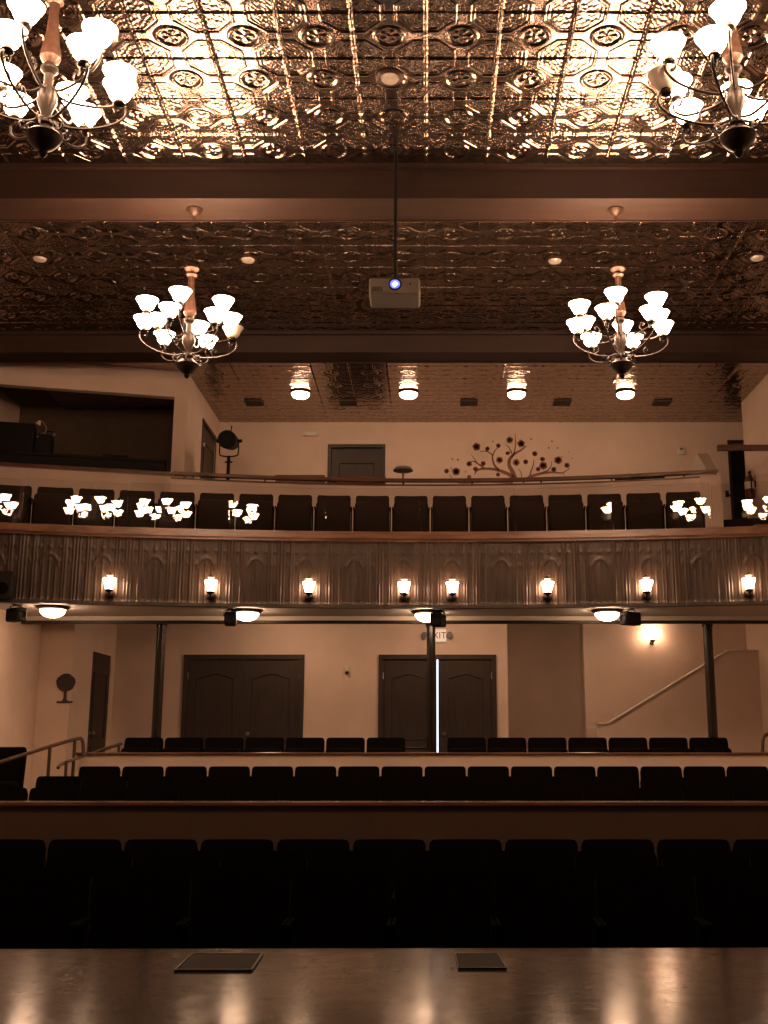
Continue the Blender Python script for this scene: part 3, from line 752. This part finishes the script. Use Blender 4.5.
# ------------------------------------------------------------------ projector
p = at(395, 293, 9.97)
o = empty('projector', (p.x, 9.97, H(CEIL - .012))); tag(o, 'pale projector with a glowing blue lens hanging on a thin dark pole', 'projector')
pz = p.z - H(CEIL - .012)
MB().lathe([(.06, 0), (.06, -.012), (.02, -.03)], 18).build('ceiling_plate', M['black_metal'], o)
MB().lathe([(.018, -.02), (.018, pz + .13)], 12).build('pole', M['black_metal'], o)
MB().box(-.09, .09, -.07, .07, pz + .10, pz + .115).box(-.09, -.075, -.07, .07, pz + .06, pz + .1).box(.075, .09, -.07, .07, pz + .06, pz + .1).build('mount', M['black_metal'], o, smooth=0)
body = MB().bbox(-.245, .245, -.17, .18, pz - .085, pz + .085, r=.03, n=4).build('case', M['case_plastic'], o)
Rx = Matrix.Rotation(PI / 2, 4, 'X')
MB().lathe([(.062, 0), (.062, .018), (.05, .022), (.05, .01), (.045, .006)], 24, (.005, -.165, pz + .015), Rx).build('lens_ring', M['black_metal'], body)
MB().lathe([(.049, .006), (.046, .010), (.03, .012)], 24, (.005, -.165, pz + .015), Rx).build('lens', M['lens_blue'], body)
MB().lathe([(.022, .012), (.018, .017), (.004, .02)], 20, (.005, -.165, pz + .015), Rx).build('lens_glow', M['lens_lit'], body)
MB().lathe([(.01, 0), (.01, .006)], 12, (.15, -.167, pz + .02), Rx).build('sensor', M['black_metal'], body)
vs_ = MB()
for k in range(7): vs_.box(-.21 + k * .014, -.203 + k * .014, -.174, -.168, pz - .055, pz - .01)
vs_.build('grille', M['black_metal'], body, smooth=0)

# ------------------------------------------------------------------ recessed cans and ceiling vents
def make_can():
    o = empty('recessed_lamp', (0, 0, 0))
    MB().lathe([(.115, .0), (.125, -.022), (.10, -.034), (.085, -.026), (.08, -.012)], 26).build('trim_ring', M['copper_stem'], o)
    MB().lathe([(.084, -.02), (.07, -.045), (.03, -.058), (.004, -.060)], 22).build('bulb', M['bulb_glass'], o)
    return o
cn = make_can()
for i, (px_, py_, wh) in enumerate(((390, 76, 'before the projector pole in the bright ceiling bay'), (40, 257, 'in the dark ceiling bay, first of four from the left'), (248, 258, 'in the dark ceiling bay, second of four from the left'),
                                    (555, 259, 'in the dark ceiling bay, third of four from the left'), (757, 256, 'in the dark ceiling bay, fourth of four from the left'))):
    a_ = PITCH + math.atan((PY - py_) / F); Y = CEIL / math.tan(a_); q = at(px_, py_, Y)
    o = cn if i == 0 else copy_tree(cn); o.location = (q.x, Y, H(CEIL)); tag(o, 'unlit recessed lamp ' + wh, 'ceiling lamp', 'unlit recessed ceiling lamps')
def make_vent():
    o = empty('ceiling_vent', (0, 0, 0))
    MB().box(-.13, .13, -.13, .13, -.012, .0).build('backing', M['black_metal'], o, smooth=0)
    MB().box(-.15, -.13, -.15, .15, -.026, 0).box(.13, .15, -.15, .15, -.026, 0).box(-.13, .13, -.15, -.13, -.026, 0).box(-.13, .13, .13, .15, -.026, 0).build('frame', M['vent_metal'], o, smooth=0)
    sl_ = MB()
    for k in range(6): sl_.box(-.13, .13, -.11 + k * .042, -.095 + k * .042, -.024, -.008)
    sl_.build('slats', M['vent_metal'], o, smooth=0)
    return o
vn = make_vent()
for i, px_ in enumerate((254, 348, 469, 562, 662)):
    Y = 18.2; q = at(px_, 402, Y); o = vn if i == 0 else copy_tree(vn); o.location = (q.x, Y, H(CEIL - .006))
    tag(o, f'dark square vent in the balcony ceiling, {ORD[i]} of five from the left', 'vent', 'vents in the balcony ceiling')

# ------------------------------------------------------------------ spot fixtures along the balcony edge
def make_spot():
    o = empty('stage_spotlight', (0, 0, 0))
    MB().box(-.05, .05, -.03, .03, -.012, 0).build('mount_plate', M['black_metal'], o, smooth=0)
    MB().tube([(-.085, 0, -.1), (-.085, 0, -.03), (0, 0, -.015), (.085, 0, -.03), (.085, 0, -.1)], .008, 6).build('yoke', M['black_metal'], o)
    bd_ = MB().bbox(-.075, .075, -.12, .12, -.21, -.045, r=.025, n=3).build('housing', M['black_metal'], o)
    MB().lathe([(.05, 0), (.055, .015), (.045, .015), (.04, .004)], 18, (0, -.118, -.128), Rx).build('lens_rim', M['black_metal'], bd_)
    return o
st_ = make_spot()
for i, (px_, rz, lab) in enumerate(((17, .9, 'black spotlight under the balcony edge beside the leftmost round lamp'), (231, .15, 'black spotlight touching the second round lamp from the left'),
                                    (438, -.3, 'black spotlight over the central column beside the round lamp'), (630, -1.0, 'black spotlight tilted away from the fourth round lamp'))):
    Y = 13.8
    for _ in range(4): Y = yf(at(px_, 606, Y).x) + .22
    q = at(px_, 606, Y); o = st_ if i == 0 else copy_tree(st_); o.location = (q.x, Y, H(1.711)); o.rotation_euler = (0, 0, rz); tag(o, lab, 'spotlight', 'spotlights under the balcony edge')
q = at(2, 585, 13.0); x = q.x
o = empty('loudspeaker', (x, yf(x, -.03), q.z)); o.rotation_euler = (0, 0, -x / RB); tag(o, 'black box loudspeaker on the tin balcony front at the photo edge', 'loudspeaker')
cab = MB().bbox(-.1, .1, -.2, -.02, -.16, .16, r=.02).build('cabinet', M['black_metal'], o)
MB().lathe([(.07, 0), (.07, .008), (.03, .004)], 18, (0, -.2, -.05), Rx).build('cone', M['seat_metal'], cab)
MB().box(-.03, .03, -.03, .0, -.05, .05).build('mount_bracket', M['black_metal'], o, smooth=0)

# ------------------------------------------------------------------ follow spot
q = at(228, 476, 17.2)
o = empty('follow_spot', (q.x, 17.2, H(3.3))); tag(o, 'black follow spot lamp on a stand behind the balcony parapet', 'follow spot')
h0 = at(228, 456, 17.2).z - H(3.3); hc = at(228, 441, 17.2).z - H(3.3)
MB().tube([(0, 0, .03), (0, 0, h0)], .028, 10).build('stand', M['black_metal'], o)
bs_ = MB()
for k in range(3): a_ = 2 * PI * k / 3 + .5; bs_.tube([(0, 0, .15), (.32 * math.cos(a_), .32 * math.sin(a_), .012)], .014, 6)
bs_.build('tripod', M['black_metal'], o)
MB().tube(spline([(-.15, 0, hc), (-.15, 0, h0 + .04), (-.10, 0, h0), (0, 0, h0 - .01), (.10, 0, h0), (.15, 0, h0 + .04), (.15, 0, hc)], 4), .012, 6).build('yoke', M['black_metal'], o)
RT_ = Matrix.Rotation(PI / 2 + .15, 4, 'X')
hd = MB().lathe([(.08, -.3), (.12, -.25), (.135, -.1), (.135, .12), (.15, .16), (.15, .22), (.13, .22)], 22, (0, 0, hc), RT_).build('lamp_housing', M['black_metal'], o)
MB().lathe([(.128, .205), (.10, .215), (.02, .22)], 20, (0, 0, hc), RT_).build('lens', M['lens_ring'], hd)
MB().lathe([(.03, -.04), (.03, .04)], 10, (.165, 0, hc), Matrix.Rotation(PI / 2, 4, 'Y')).lathe([(.03, -.04), (.03, .04)], 10, (-.165, 0, hc), Matrix.Rotation(PI / 2, 4, 'Y')).build('knob', M['black_metal'], o)
MB().tube([(0, .02, hc + .12), (.02, .02, hc + .2), (.03, .0, hc + .26)], .01, 6).build('handle', M['black_metal'], o)
MB().tube([(-.06, 0, h0 - .1), (.06, 0, h0 - .1)], .014, 6).build('clamp', M['black_metal'], o)

# ------------------------------------------------------------------ control booth contents
def bworld(px_, py_, d):
    """point on the plane d metres behind the booth wall seen at the pixel"""
    Y = 16.
    for _ in range(12):
        P = at(px_, py_, Y); s = (P.x - BA.x) / bd.x; Y = BA.y + bd.y * s + d
    return at(px_, py_, Y)
brz = math.atan2(-bd.y, -bd.x); Rx = Matrix.Rotation(PI / 2, 4, 'X')
DKH = 4.43
dA = bpoint(.26, .17)
o = empty('booth_desk', (dA[0], dA[1], H(3.3)), brz); tag(o, 'long black desk just inside the control booth opening', 'desk')
dh = DKH - 3.3
MB().bbox(-2.86, 0, .0, .55, dh - .05, dh, r=.01).build('desktop', M['black_metal'], o)
MB().box(-2.84, -.02, .03, .06, .05, dh - .05).build('front_panel', M['black_metal'], o, smooth=0)
MB().box(-2.84, -2.80, .06, .52, 0, dh - .05).build('side_panel', M['black_metal'], o, smooth=0); MB().box(-.06, -.02, .06, .52, 0, dh - .05).build('side_panel', M['black_metal'], o, smooth=0)
c1 = bworld(16, 424, .35)
o = empty('equipment_case', (c1.x, c1.y, H(DKH)), brz); tag(o, 'tall black equipment case on the booth desk at the photo edge', 'equipment case')
hh = c1.z - H(DKH)
MB().bbox(-.38, .29, -.1, .22, 0, hh, r=.02).build('case', M['black_metal'], o)
MB().bbox(.295, .56, -.08, .22, 0, hh - .16, r=.03).build('side_unit', M['black_metal'], o)
MB().lathe([(.014, 0), (.014, .012)], 8, (.34, -.08, hh - .2), Rx).build('indicator', M['steel'], o)
g0 = bworld(27, 418, .3)
o = empty('gooseneck_lamp', (c1.x + .43 * math.cos(brz), c1.y + .43 * math.sin(brz) + .0, H(DKH) + hh - .159)); tag(o, 'small gooseneck lamp with a pale head on the black booth equipment', 'desk lamp')
MB().lathe([(.05, 0), (.05, .015), (.015, .025)], 14).build('base', M['black_metal'], o)
MB().tube(spline([(0, 0, .02), (.02, 0, .12), (-.02, -.02, .2), (-.06, -.04, .23)], 5), .009, 7).build('neck', M['steel'], o)
MB().lathe([(.012, 0), (.03, -.03), (.045, -.07), (.035, -.065)], 14, (-.07, -.04, .235), Matrix.Rotation(.5, 4, 'Y')).build('lamp_head', M['white_plastic'], o)
hl = bworld(50, 430, .35)
o = empty('headphones', (c1.x + .45 * math.cos(brz) , c1.y + .45 * math.sin(brz) + .14, H(DKH) + hh - .155)); tag(o, 'dark headphones lying on the black booth equipment', 'headphones')
MB().tube([(.09 * math.cos(PI * k / 10), 0, .02 + .09 * math.sin(PI * k / 10)) for k in range(11)], .011, 7).build('headband', M['black_metal'], o)
for sx in (-1, 1): MB().lathe([(.04, -.02), (.045, 0), (.035, .02)], 14, (sx * .085, 0, .048), Matrix.Rotation(PI / 2, 4, 'Y')).build('ear_cup', M['steel'], o)
kb = bworld(116, 452, .4)
o = empty('control_board', (kb.x, kb.y, H(DKH)), brz); tag(o, 'flat black lighting control board on the booth desk', 'control board')
MB().bbox(-.2, .2, -.1, .16, 0, .07, r=.015).build('case', M['black_metal'], o)
fd = MB()
for k in range(9): fd.box(-.17 + k * .04, -.155 + k * .04, -.04, -.02, .07, .085)
fd.build('faders', M['steel'], o, smooth=0)

# ------------------------------------------------------------------ things on and behind the parapet
for (xa, xb, yt, yb_, dd, lab) in ((275, 324, 474.5, 483, -.0, 'long brown wooden box on the parapet between the lamp stand and back door'),
                                (337, 385, 476, 483, 0., 'long brown wooden box on the parapet below the back wall door')):
    Y = yh(0) + .18
    pa_, pb_ = at(xa, yb_, Y), at(xb, yb_, Y); pt = at(xa, yt, Y)
    o = empty('wooden_box', ((pa_.x + pb_.x) / 2, Y + .12, H(3.3))); tag(o, lab, 'box', 'wooden boxes along the parapet')
    hw = (pb_.x - pa_.x) / 2; z1 = pt.z - H(3.3)
    MB().bbox(-hw, hw, -.09, .12, .0, z1 - .045, r=.012).build('body', M['brown_box'], o)
    MB().bbox(-hw - .008, hw + .008, -.10, .13, z1 - .04, z1, r=.008).build('lid', M['rail_wood'], o)
Y = yh(0) + .5
q = at(403, 476, Y); qt = at(403, 466.5, Y)
o = empty('table_lamp', (q.x, Y, H(3.3))); tag(o, 'grey mushroom-shaped lamp behind the parapet beside the back door', 'lamp')
zt = qt.z - H(3.3)
MB().lathe([(.13, 0), (.13, .02), (.03, .05), (.016, .1), (.016, zt - .08)], 16).build('stem', M['grey_lamp'], o)
MB().lathe([(.05, zt - .095), (.155, zt - .075), (.16, zt - .06), (.13, zt - .02), (.07, zt), (.004, zt + .004)], 24).build('lamp_shade', M['grey_lamp'], o)
Yt = yh(3.3)
q = at(640, 478, Yt)
o = empty('tray', (q.x, yh(q.x) + .01, H(3.955)), -q.x / HW_R); tag(o, 'flat dark tray with white papers under the handrail near its end', 'tray')
MB().bbox(-.37, .37, -.07, .07, 0, .012, r=.005).box(-.37, .37, -.07, -.062, .012, .03).box(-.37, .37, .062, .07, .012, .03).build('tray', M['black_metal'], o, smooth=0)
for xa in (-.19, .17): MB().box(xa - .06, xa + .05, -.06, .05, .013, .024).build('paper', M['paper'], o, smooth=0)

# ------------------------------------------------------------------ fittings on the upper back wall
q = at(681, 451, UY); o = empty('thermostat', (q.x, UY, q.z)); tag(o, 'small white thermostat box on the balcony back wall', 'thermostat')
MB().bbox(-.06, .06, -.045, 0, -.075, .075, r=.015).build('case', M['white_plastic'], o); MB().box(-.065, .065, -.008, 0, -.08, .08).build('wall_mount', M['white_plastic'], o, smooth=0); MB().box(-.03, .03, -.05, -.044, .01, .045).build('display', M['grey_lamp'], o, smooth=0)
q = at(311, 434.5, UY); o = empty('emergency_light', (q.x, UY, q.z)); tag(o, 'pale oval emergency light high on the balcony back wall', 'emergency light')
MB().box(-.1, .1, -.01, 0, -.03, .03).build('wall_mount', M['white_plastic'], o, smooth=0); MB().bbox(-.14, .14, -.06, 0, -.04, .04, r=.038, n=5).build('case', M['plaster_white'], o)
for sx in (-1, 1): MB().lathe([(.02, 0), (.038, .02), (.04, .04), (.02, .045)], 14, (sx * .12, -.05, .0), Rx).build('lamp_head', M['white_plastic'], o)

# painted tree: flat paint on the wall
Ym = UY - .002
def mpt(px_, py_): return at(440 + px_ / 5.486, 430 + py_ / 5.486, Ym)
mu = MB()
def branch(pts, w0, w1):
    P = spline([mpt(*p_) for p_ in pts], 6); n_ = len(P); rs = [ (w0 + (w1 - w0) * i / (n_ - 1)) for i in range(n_)]
    vs = []
    for i, p_ in enumerate(P):
        t_ = P[min(i + 1, n_ - 1)] - P[max(i - 1, 0)]; t_.normalize(); nn = Vector((-t_.z, 0, t_.x))
        for s_ in (1, -1):
            a_ = p_ + nn * rs[i] * s_; vs += [(a_.x, Ym, a_.z), (a_.x, Ym - .002, a_.z)]
    fs = []
    for i in range(n_ - 1):
        k = 4 * i; fs += [(k + 1, k + 5, k + 7, k + 3), (k, k + 1, k + 5, k + 4), (k + 2, k + 6, k + 7, k + 3)]
    mu.add(vs, fs)
for pts, a_, b_ in (([(415, 275), (398, 230), (380, 195), (383, 160), (410, 130), (445, 110), (472, 88)], .045, .010),
                    ([(395, 150), (408, 120), (414, 80), (412, 20)], .016, .004), ([(395, 130), (380, 100), (360, 80)], .012, .004),
                    ([(405, 262), (370, 240), (310, 218), (240, 212), (205, 222), (188, 245)], .040, .008), ([(245, 212), (215, 190), (185, 172), (160, 176)], .018, .006), ([(205, 185), (190, 160), (172, 135)], .012, .003),
                    ([(325, 222), (300, 195), (288, 160), (285, 135), (255, 118), (218, 118)], .024, .005), ([(290, 140), (300, 115), (325, 90)], .014, .004),
                    ([(450, 285), (500, 255), (560, 238), (620, 232), (670, 235), (715, 208)], .034, .006), ([(555, 238), (590, 222), (608, 200), (614, 170)], .018, .004), ([(670, 235), (685, 250)], .008, .004),
                    ([(490, 262), (500, 225), (512, 190), (515, 165)], .016, .006), ([(448, 258), (445, 235), (430, 212)], .010, .004), ([(400, 290), (250, 285), (100, 290), (50, 245)], .02, .006)): branch(pts, a_, b_)
mo = mu.build('wall_art', M['mural_brown'], None, smooth=0)
tag(mo, 'painted brown tree branches with round blossoms on the balcony back wall', 'mural')
def blossom(px_, py_, r, m):
    mb = MB(); p_ = mpt(px_, py_); rr = r / 5.486 * 20.1 / F
    for k in range(5):
        a_ = 2 * PI * k / 5 + .3 + px_; c = (p_.x + rr * .5 * math.cos(a_), p_.z + rr * .5 * math.sin(a_))
        poly_ = [(c[0] + rr * .55 * math.cos(2 * PI * q / 10), c[1] + rr * .55 * math.sin(2 * PI * q / 10)) for q in range(10)]
        mb.prism_y(poly_, Ym - .003, Ym)
    mb.build('blossom', m, mo, smooth=0)
for x_, y_, r, m in ((200, 92, 22, 'b'), (260, 103, 13, 'b'), (320, 86, 13, 'b'), (382, 55, 20, 'p'), (445, 75, 21, 'b'), (372, 127, 13, 'p'), (326, 165, 20, 'p'), (418, 178, 20, 'p'), (237, 184, 14, 'b'), (160, 186, 15, 'b'),
                     (195, 215, 14, 'b'), (88, 228, 22, 'b'), (36, 225, 14, 'b'), (470, 175, 14, 'b'), (520, 130, 15, 'b'), (562, 160, 14, 'b'), (566, 196, 22, 'b'), (538, 215, 13, 'b'), (624, 216, 15, 'b'), (648, 166, 22, 'b'), (697, 194, 15, 'b'),
                     (318, 245, 12, 'b'), (160, 258, 12, 'b'), (500, 50, 5, 'b'), (614, 62, 5, 'b'), (596, 98, 5, 'b'), (645, 98, 5, 'b'), (668, 148, 4, 'b'), (704, 122, 4, 'p'), (724, 155, 4, 'p'), (98, 163, 6, 'b'), (68, 160, 6, 'p'), (62, 208, 5, 'p'), (290, 62, 5, 'p'), (140, 228, 5, 'p')):
    blossom(x_, y_, r, M['mural_blossom'] if m == 'b' else M['mural_pale'])

# fire extinguisher on the right side wall
fy = 17.75; q = at(747, 487, fy)
o = empty('fire_extinguisher', (XR, fy, q.z - .2)); tag(o, 'red fire extinguisher hung on the side wall at the right of the balcony', 'fire extinguisher')
cyl = MB().lathe([(.055, 0), (.075, .015), (.078, .05), (.078, .30), (.06, .36), (.03, .385)], 22, (-.095, 0, 0)).build('cylinder', M['red_paint'], o)
MB().lathe([(.0795, .16), (.0795, .28)], 22, (-.095, 0, 0)).build('paper_band', M['paper'], cyl)
MB().lathe([(.022, .385), (.022, .42)], 12, (-.095, 0, 0)).build('valve', M['steel'], o)
MB().box(-.105, -.085, -.10, .05, .42, .435).box(-.105, -.085, -.09, .03, .45, .46).build('lever', M['black_metal'], o, smooth=0)
MB().tube(spline([(-.095, -.02, .40), (-.095, -.1, .38), (-.095, -.105, .2), (-.095, -.10, .08)], 5), .012, 8).build('hose', M['black_metal'], o)
MB().box(-.03, 0, -.04, .04, .2, .3).build('wall_mount', M['black_metal'], o, smooth=0)
q = at(727, 494, UY); o = empty('wall_hook', (q.x, UY, q.z)); tag(o, 'small dark hook on the wall beside the dark doorway', 'hook')
MB().box(-.03, .03, -.012, 0, -.06, .06).build('plate', M['black_metal'], o, smooth=0); MB().tube([(0, -.01, .03), (.0, -.06, .0), (.04, -.07, -.06)], .014, 6).build('hook', M['black_metal'], o)

# ------------------------------------------------------------------ fittings under the balcony
# exit sign and twin emergency lamps
q = at(437, 636, LBY); o = empty('exit_sign', (q.x, LBY, q.z)); tag(o, 'white exit sign with red letters half hidden by the central column', 'exit sign')
bx_ = MB().bbox(-.145, .145, -.06, 0, -.10, .10, r=.012).build('case', M['exit_face'], o)
cu = bpy.data.curves.new('lettering', 'FONT'); cu.body = 'EXIT'; cu.size = .145; cu.align_x = 'CENTER'; cu.align_y = 'CENTER'; cu.extrude = .003; cu.space_character = 1.0
tmp = bpy.data.objects.new('tmp_letters', cu); COL.objects.link(tmp)
dg = bpy.context.evaluated_depsgraph_get(); me = bpy.data.meshes.new_from_object(tmp.evaluated_get(dg)); bpy.data.objects.remove(tmp)
me.materials.clear(); me.materials.append(M['red_letters'])
lt = bpy.data.objects.new('lettering', me); COL.objects.link(lt); lt.parent = bx_; lt.location = (0, -.061, 0); lt.rotation_euler = (PI / 2, 0, 0)
for sx in (-1, 1):
    ar = MB().tube([(sx * .14, -.03, 0), (sx * .175, -.03, .01)], .012, 8).build('lamp_arm', M['steel'], o)
    MB().lathe([(.02, -.03), (.045, .0), (.05, .03), (.03, .032)], 14, (sx * .20, -.05, .01), Rx).build('lamp_head', M['grey_lamp'], ar)
q = at(347, 670, LBY); o = empty('wall_sensor', (q.x, LBY, q.z)); tag(o, 'small pale wall fitting between the two double doors', 'wall fitting')
MB().bbox(-.035, .035, -.03, 0, -.055, .055, r=.012).build('plate', M['white_plastic'], o); MB().lathe([(.02, 0), (.03, .02), (.015, .05)], 12, (0, -.03, -.045), Rx).build('button', M['bronze'], o)

# iron tree plaque
Yp = 15.4; q = at(66, 688, Yp)
o = empty('tree_plaque', (q.x, Yp, q.z)); tag(o, 'dark iron plaque of a round leafy tree on the beige wall', 'plaque')
cr = MB()
rng = random.Random(5)
pts = []
for k in range(90): 
    a_ = 2 * PI * k / 90; r = .126 * (1 + .028 * math.cos(17 * a_) + .02 * math.sin(5 * a_)); pts.append((r * 1.04 * math.cos(a_), .075 + r * .95 * math.sin(a_)))
cr.prism_y(pts, -.03, -.012)
for k in range(60):
    a_ = rng.uniform(0, 2 * PI); r = .115 * math.sqrt(rng.random()); cr.lathe([(.013, 0), (.01, .006), (.002, .009)], 6, (r * math.cos(a_), -.03, .075 + r * math.sin(a_)), Rx)
cr.build('crown', M['iron'], o, smooth=0)
MB().prism_y([(-.045, -.185), (-.02, -.15), (-.017, -.03), (.017, -.03), (.02, -.15), (.045, -.185)], -.028, 0).build('trunk', M['iron'], o, smooth=0)
MB().box(-.02, .02, -.012, 0, .05, .09).build('wall_mount', M['iron'], o, smooth=0)
MB().bbox(-.11, .11, -.03, 0, -.205, -.18, r=.01).build('ground_bar', M['iron'], o)

# pipe handrails
def railing(name, path, posts, r, label, zf):
    b0 = Vector(path[-1]); o = empty(name, (b0.x, b0.y, zf)); tag(o, label, 'handrail')
    MB().tube(spline([Vector(p_) - Vector((b0.x, b0.y, zf)) for p_ in path], 6), r, 10).build('rail', M['handrail'], o)
    for p_ in posts: MB().tube([(p_[0] - b0.x, p_[1] - b0.y, 0), (p_[0] - b0.x, p_[1] - b0.y, p_[2] - zf)], r * .9, 10).build('post', M['handrail'], o)
p0, p1, p2, p3, p4 = at(-12, 766, 12.6), at(40, 749.5, 13.2), at(76, 739, 13.7), at(82.5, 741, 13.75), at(83.5, 757, 13.75)
railing('pipe_handrail', [p0, p1, p2, p3, p4], [at(50, 747, 13.3), at(75, 740, 13.68)], .022, 'dark pipe handrail with a rounded end beside the side door', H(-1.10))
p0, p1, p2 = at(58, 768, 13.2), at(80, 757, 13.7), at(122, 743, 14.6)
p1b = at(62, 764, 13.3)
railing('pipe_handrail', [p0, p1b, p1], [at(66.5, 761, 13.35)], .02, 'short dark pipe handrail meeting the end of the pale low wall', H(-1.08))
railing('pipe_handrail', [at(84, 757, 14.06), at(104, 749, 14.2), at(122, 743.5, 14.35)], [at(119, 744, 14.32)], .02, 'sloping pipe handrail behind the pale low wall below the side door', FLR)
p0 = at(763, 752, 14.15)
railing('pipe_handrail', [at(762.5, 752, 14.1), at(763, 740, 14.1), at(766, 735, 14.12), at(775, 734, 14.2), at(790, 737, 14.3)], [at(775, 736, 14.2)], .022, 'dark pipe handrail with a rounded end at the right photo edge', FLR)

# ------------------------------------------------------------------ floor pockets in the stage
def pocket(pts, label, inset):
    """hatch plate lying in the stage: four pixel corners measured on the floor"""
    W = []
    for px_, py_ in pts:
        a_ = PITCH + math.atan((PY - py_) / F); Y = STAGE / math.tan(a_); W.append(at(px_, py_, Y))
    c = sum(W, Vector()) / 4
    o = empty('floor_hatch', (c.x, c.y, H(STAGE))); tag(o, label, 'floor hatch', 'hatches in the stage floor')
    P = [(w.x - c.x, w.y - c.y) for w in W]
    I = [(x * inset, y * inset) for x, y in P]
    rim = MB()
    for i in range(4):
        j = (i + 1) % 4
        rim.prism([P[i], P[j], I[j], I[i]], .0, .009)
    rim.build('rim', M['dark_trim'], o, smooth=0)
    MB().prism([(x * .97, y * .97) for x, y in I], 0, .007).build('lid', M['hatch_paint'], o, smooth=0)
    return o
pocket([(174, 972), (252, 972), (263, 955), (192, 955)], 'flat dark hatch in the stage floor, the wider and more slanted one', .955)
pocket([(458, 970), (507, 970), (498, 955), (455, 955)], 'flat small hatch in the stage floor near the centre', .95)

# ------------------------------------------------------------------ world (daylight outside the doors), camera, view
w = bpy.data.worlds.new('World'); scene.world = w; w.use_nodes = True
bg = w.node_tree.nodes['Background']; bg.inputs[0].default_value = (.80, .90, 1.0, 1); bg.inputs[1].default_value = 2.2
cam = bpy.data.cameras.new('camera'); co_ = bpy.data.objects.new('camera', cam); COL.objects.link(co_)
co_.location = (0, 0, CZ); co_.rotation_euler = (PI / 2 + PITCH, 0, 0)
cam.sensor_fit = 'AUTO'; cam.sensor_width = 36; cam.lens = F * 36 / 1024; cam.shift_x = (384 - PX) / 1024; cam.clip_start = .05
scene.camera = co_
vs_ = scene.view_settings
scene.display_settings.display_device = 'sRGB'
vs_.view_transform = 'Standard'; vs_.look = 'None'; vs_.gamma = 1; vs_.use_curve_mapping = False; vs_.exposure = 0.0
cy = scene.cycles
cy.use_denoising = True; cy.max_bounces = 8; cy.diffuse_bounces = 4; cy.glossy_bounces = 4; cy.transparent_max_bounces = 12
cy.sample_clamp_indirect = 6.0; cy.caustics_reflective = False; cy.caustics_refractive = False; cy.use_light_tree = True
